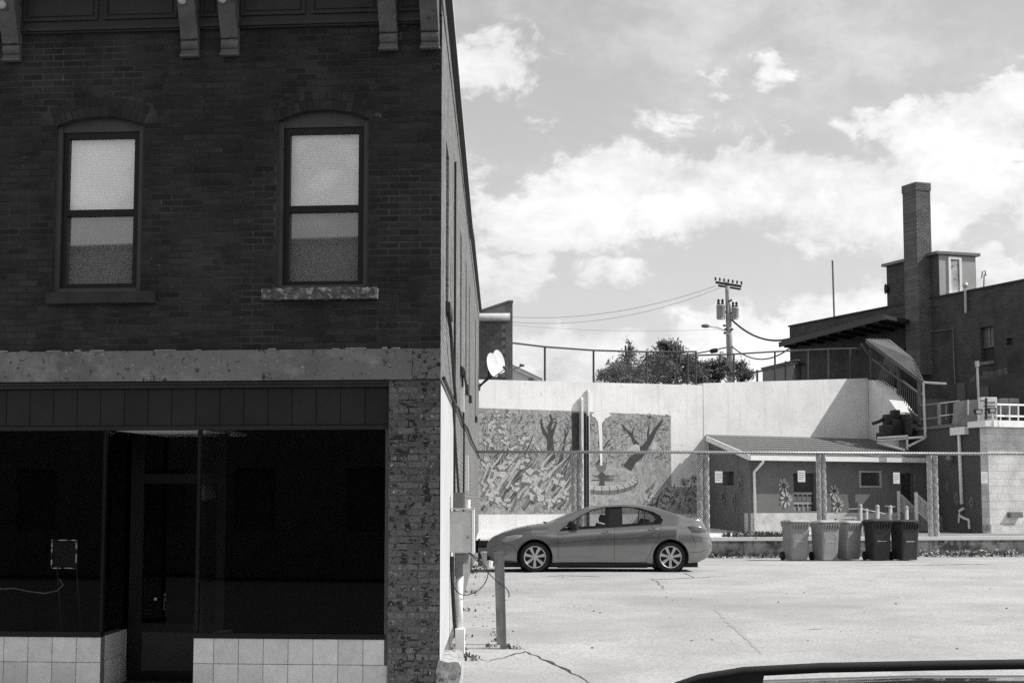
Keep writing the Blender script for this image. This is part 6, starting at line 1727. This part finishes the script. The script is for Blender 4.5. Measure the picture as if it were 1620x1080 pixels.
# satellite dishes
for (px, py, D, hh, arm, lab) in ((780, 577, 44.0, .34, False, 'left satellite dish of the pair on the side wall'), (789.5, 572.5, 44.5, .35, True, 'right satellite dish of the pair with the long feed arm')):
    c = at(px, py, D); e = thing('satellite_dish', (c.x, c.y, c.z - .4), lab, 'satellite dish', 'dishes on the side wall')
    nrm = Vector((.80, -.55, .22)).normalized(); sx_ = nrm.cross(Vector((0, 0, 1))).normalized(); sy_ = sx_.cross(nrm).normalized()
    # tilt the dish a little in its own plane
    sx_, sy_ = sx_ * math.cos(.12) + sy_ * math.sin(.12), sy_ * math.cos(.12) - sx_ * math.sin(.12)
    t = MB(); n = 28
    for k in range(7):
        q = k / 6
        for j in range(n): a = 2 * math.pi * j / n; t.v.append(tuple(c + sx_ * (.27 * q * math.cos(a)) + sy_ * (hh * q * math.sin(a)) + nrm * (.05 * (q * q - 1))))
    for k in range(6):
        for j in range(n): t.f.append((k * n + j, k * n + (j + 1) % n, (k + 1) * n + (j + 1) % n, (k + 1) * n + j))
    t.build('reflector', M('dish_paint', .55, .08, 4, .6), e, smooth=True)
    back = c - nrm * .07
    MB().tube([c - nrm * .05, back - nrm * .08, back - nrm * .08 - Vector((0, 0, .28))], .025, 6).build('bracket', m_dark, e)
    wl_ = Fs.p(D - 16, .02, 0); b1 = back - nrm * .08 - Vector((0, 0, .28))
    MB().tube([b1, Vector((wl_[0], D, b1.z - .35 if arm else b1.z - .30))], .028, 6).build('wall_arm', m_dark, e)
    MB().lathe((wl_[0] + .02, D, b1.z - (.35 if arm else .30)), [(.09, -.02), (.09, .02)], 10, 'x').build('wall_plate', m_dull, e)
    tip_ = at(828, 578, D - .35) if arm else c + nrm * .42 - sy_ * hh * .6
    foot = c - sy_ * hh * .98
    MB().tube([foot, tip_], .016, 6).build('feed_arm', m_dull, e); 
    d_ = (c - tip_).normalized(); MB().tube([tip_ - d_ * .02, tip_ + d_ * .10], [.03, .045], 8).build('feed_horn', m_dull, e)

# ------------------------------------------------------------------ small things
e = thing('picture_frame', Ff.p(fu(100, 875), -.4, .7), 'worn pale picture frame inside the left shop window', 'picture frame')
a, b = Ff.hit(82, 853, -.35), Ff.hit(121, 899, -.35)
mf = M('flaked_frame', .55, .3, 9, .6, spot=(.02, 14, .47, .55))
for (ua_, ub_, za_, zb_) in ((b[0], a[0], a[1] - .011, a[1]), (b[0], a[0], b[1], b[1] + .011), (a[0] - .011, a[0], b[1] + .012, a[1] - .012), (b[0], b[0] + .011, b[1] + .012, a[1] - .012)): MB().box(Ff, ua_, ub_, -.36, -.34, za_, zb_).build('frame_bar', mf, e)
MB().box(Ff, b[0] + .019, a[0] - .019, -.36, -.355, b[1] + .02, a[1] - .02).build('backing', m_door, e)
for q in (b[0] + .03, a[0] - .03): MB().tube([Ff.p(q, -.355, a[1] - .01), Ff.p(q, -.75, -.41)], .008, 5).build('easel_leg', m_dark, e)
e = thing('display_cable', Ff.p(5, -.4, .3), 'pale cable draped behind the left shop window', 'cable')
cpts = [Ff.p(*(Ff.hit(x, y, -.3)[0], -.3, Ff.hit(x, y, -.3)[1])) for (x, y) in ((-20, 925), (2, 931), (22, 930), (45, 935), (70, 938), (90, 934), (100, 925), (94, 915))]
MB().tube(cpts, .007, 6).build('cable', M('pale_cable', .12, .2), e)
e = thing('paper_lampshade', Ff.p(fu(325, 780), -1.2, 1.2), 'dim pale paper fan shape inside the right shop window', 'lampshade')
c = Ff.hit(318, 792, -1.2); t = MB()
t.prism(Ff, [(c[0], c[1])] + [(c[0] - .17 * math.cos(R(a)), c[1] + .2 * math.sin(R(a))) for a in range(10, 95, 12)], -1.21, -1.19); t.build('shade', M('paper', .16, .3, 6), e)
MB().tube([Ff.p(c[0], -1.2, c[1]), Ff.p(c[0], -1.2, 2.4)], .008, 5).build('cord', m_dark, e)
# clutter ahead of the car
p = ground_at(772, 892)
e = thing('plastic_bucket', (p.x + .02, 35.3, .015), 'small pale bucket on the ground by the car nose', 'bucket')
MB().lathe((p.x + .02, 35.3, .015), [(.10, 0), (.14, .3), (.15, .3), (.15, .33), (.13, .33)], 14).build('pail', m_white, e); MB().tube([(p.x - .12, 35.3, .33), (p.x + .02, 35.25, .46), (p.x + .16, 35.3, .33)], .006, 5).build('handle', m_dull, e)
e = thing('plastic_crate', (p.x, 36.2, .015), 'dark crate stacked beside the wall ahead of the car', 'crate')
Fc = Frame((p.x - .2, 36.0), (1, 0), (0, -1))
for k in range(4): MB().box(Fc, 0, .4, -.3, 0, .03 + k * .14, .03 + k * .14 + .10).build('crate_band', m_dark if k % 2 else m_dull, e)
for (u_, n_) in ((.02, -.02), (.38, -.02), (.02, -.28), (.38, -.28)): MB().box(Fc, u_ - .02, u_ + .02, n_ - .015, n_ + .015, .015, .6).build('corner_post', m_dark, e)

# weeds, litter
m_weed = M('weeds', .09, .4, 6, .85, rnd=.5)
m_weedl = M('dry_leaves', .26, .5, 9, .9, rnd=.6)
def tufts(name, lab, pts, n, h, spread, seed, mat=m_weed):
    rl = random.Random(seed); mb = MB()
    for (x, y, z) in pts:
        for k in range(n):
            bx, by = x + rl.gauss(0, spread), y + rl.gauss(0, spread); a = rl.uniform(0, 6.28); hh_ = h * rl.uniform(.3, 1.1); l_ = hh_ * rl.uniform(.2, .9); w_ = .012 * rl.uniform(.6, 1.6)
            tx, ty = math.cos(a), math.sin(a)
            mb.quad((bx - ty * w_, by + tx * w_, z), (bx + ty * w_, by - tx * w_, z), (bx + tx * l_ * .5 + ty * w_ * .8, by + ty * l_ * .5 - tx * w_ * .8, z + hh_ * .7), (bx + tx * l_, by + ty * l_, z + hh_), (bx + tx * l_ * .5 - ty * w_ * .8, by + ty * l_ * .5 + tx * w_ * .8, z + hh_ * .7))
    return tag(mb.build(name, mat, kind='stuff'), lab, 'weeds')
rl = random.Random(31)
P = []
for k in range(24):
    u_ = 2 + 22 * rl.random() ** 1.3; q = Fs.p(u_, .06 + abs(rl.gauss(0, .06)), 0); P.append((q[0], q[1], lotsurf(q[0], q[1]) - .005))
tufts('wall_weeds', 'weeds along the foot of the brick side wall', P, 7, .07, .05, 1)
P = []
for k in range(70):
    x = rl.uniform(1130, 1232) if k < 30 else (rl.uniform(1455, 1625)); u_ = Fr.hit(x, 880)[0]
    q = Fr.p(u_, .06 + abs(rl.gauss(0, .07)), 0); P.append((q[0], q[1], .01))
tufts('kerb_weeds', 'weeds and dead stems at the foot of the low concrete wall', P, 10, .15, .09, 2)
P = []
for k in range(34):
    u_ = Fr.hit(rl.uniform(1160, 1290), 850)[0]; q = Fr.p(u_, -.2 - rl.random() * .5, 0); P.append((q[0], q[1], zed))
tufts('ledge_weeds', 'leafy weeds on top of the low wall behind the bins', P, 16, .2, .1, 3)
P = []
for (x, y) in ((783, 1014), (790, 1006), (775, 1023), (745, 1040), (752, 1044), (800, 1024), (810, 1026)):
    q = ground_at(x, y); P.append(tuple(q))
tufts('post_weeds', 'small weeds in the cracks round the wooden posts', P, 10, .05, .05, 4)
lf = MB()
for k in range(1100):
    if k < 260: x = rl.uniform(1125, 1235)
    elif k < 900: x = rl.uniform(1455, 1640)
    else: x = rl.uniform(1235, 1455)
    u_ = Fr.hit(x, 880)[0]; n_ = abs(rl.gauss(0, .22)) + .02; q = Fr.p(u_, n_, 0); z_ = .02 + max(0, .14 - n_ * .5) * rl.random() * (1.4 if x > 1455 else .5)
    a = Vector((rl.gauss(0, 1), rl.gauss(0, 1), rl.gauss(0, .6))).normalized(); b_ = a.orthogonal().normalized(); s_ = rl.uniform(.015, .06); c = Vector((q[0], q[1], z_ + .02)); lf.quad(c - a * s_, c - b_ * s_ * .6, c + a * s_, c + b_ * s_ * .6)
tag(lf.build('leaf_litter', m_weedl, kind='stuff'), 'dry leaves drifted against the low concrete wall', 'leaf litter')
db = MB()
for k in range(90):
    px, py = (rl.uniform(745, 800), rl.uniform(905, 1000)) if k < 50 else (rl.uniform(800, 1600), rl.uniform(910, 1040))
    q = ground_at(px, py); s_ = rl.uniform(.006, .022); db.lathe((q.x, q.y, q.z + s_ * .3), [(0, -s_), (s_ * rl.uniform(.7, 1.4), 0), (0, s_ * .6)], 5)
tag(db.build('loose_pebbles', M('pebble', .12, .5, 30), kind='stuff'), 'pebbles and crumbs scattered on the lot', 'gravel')
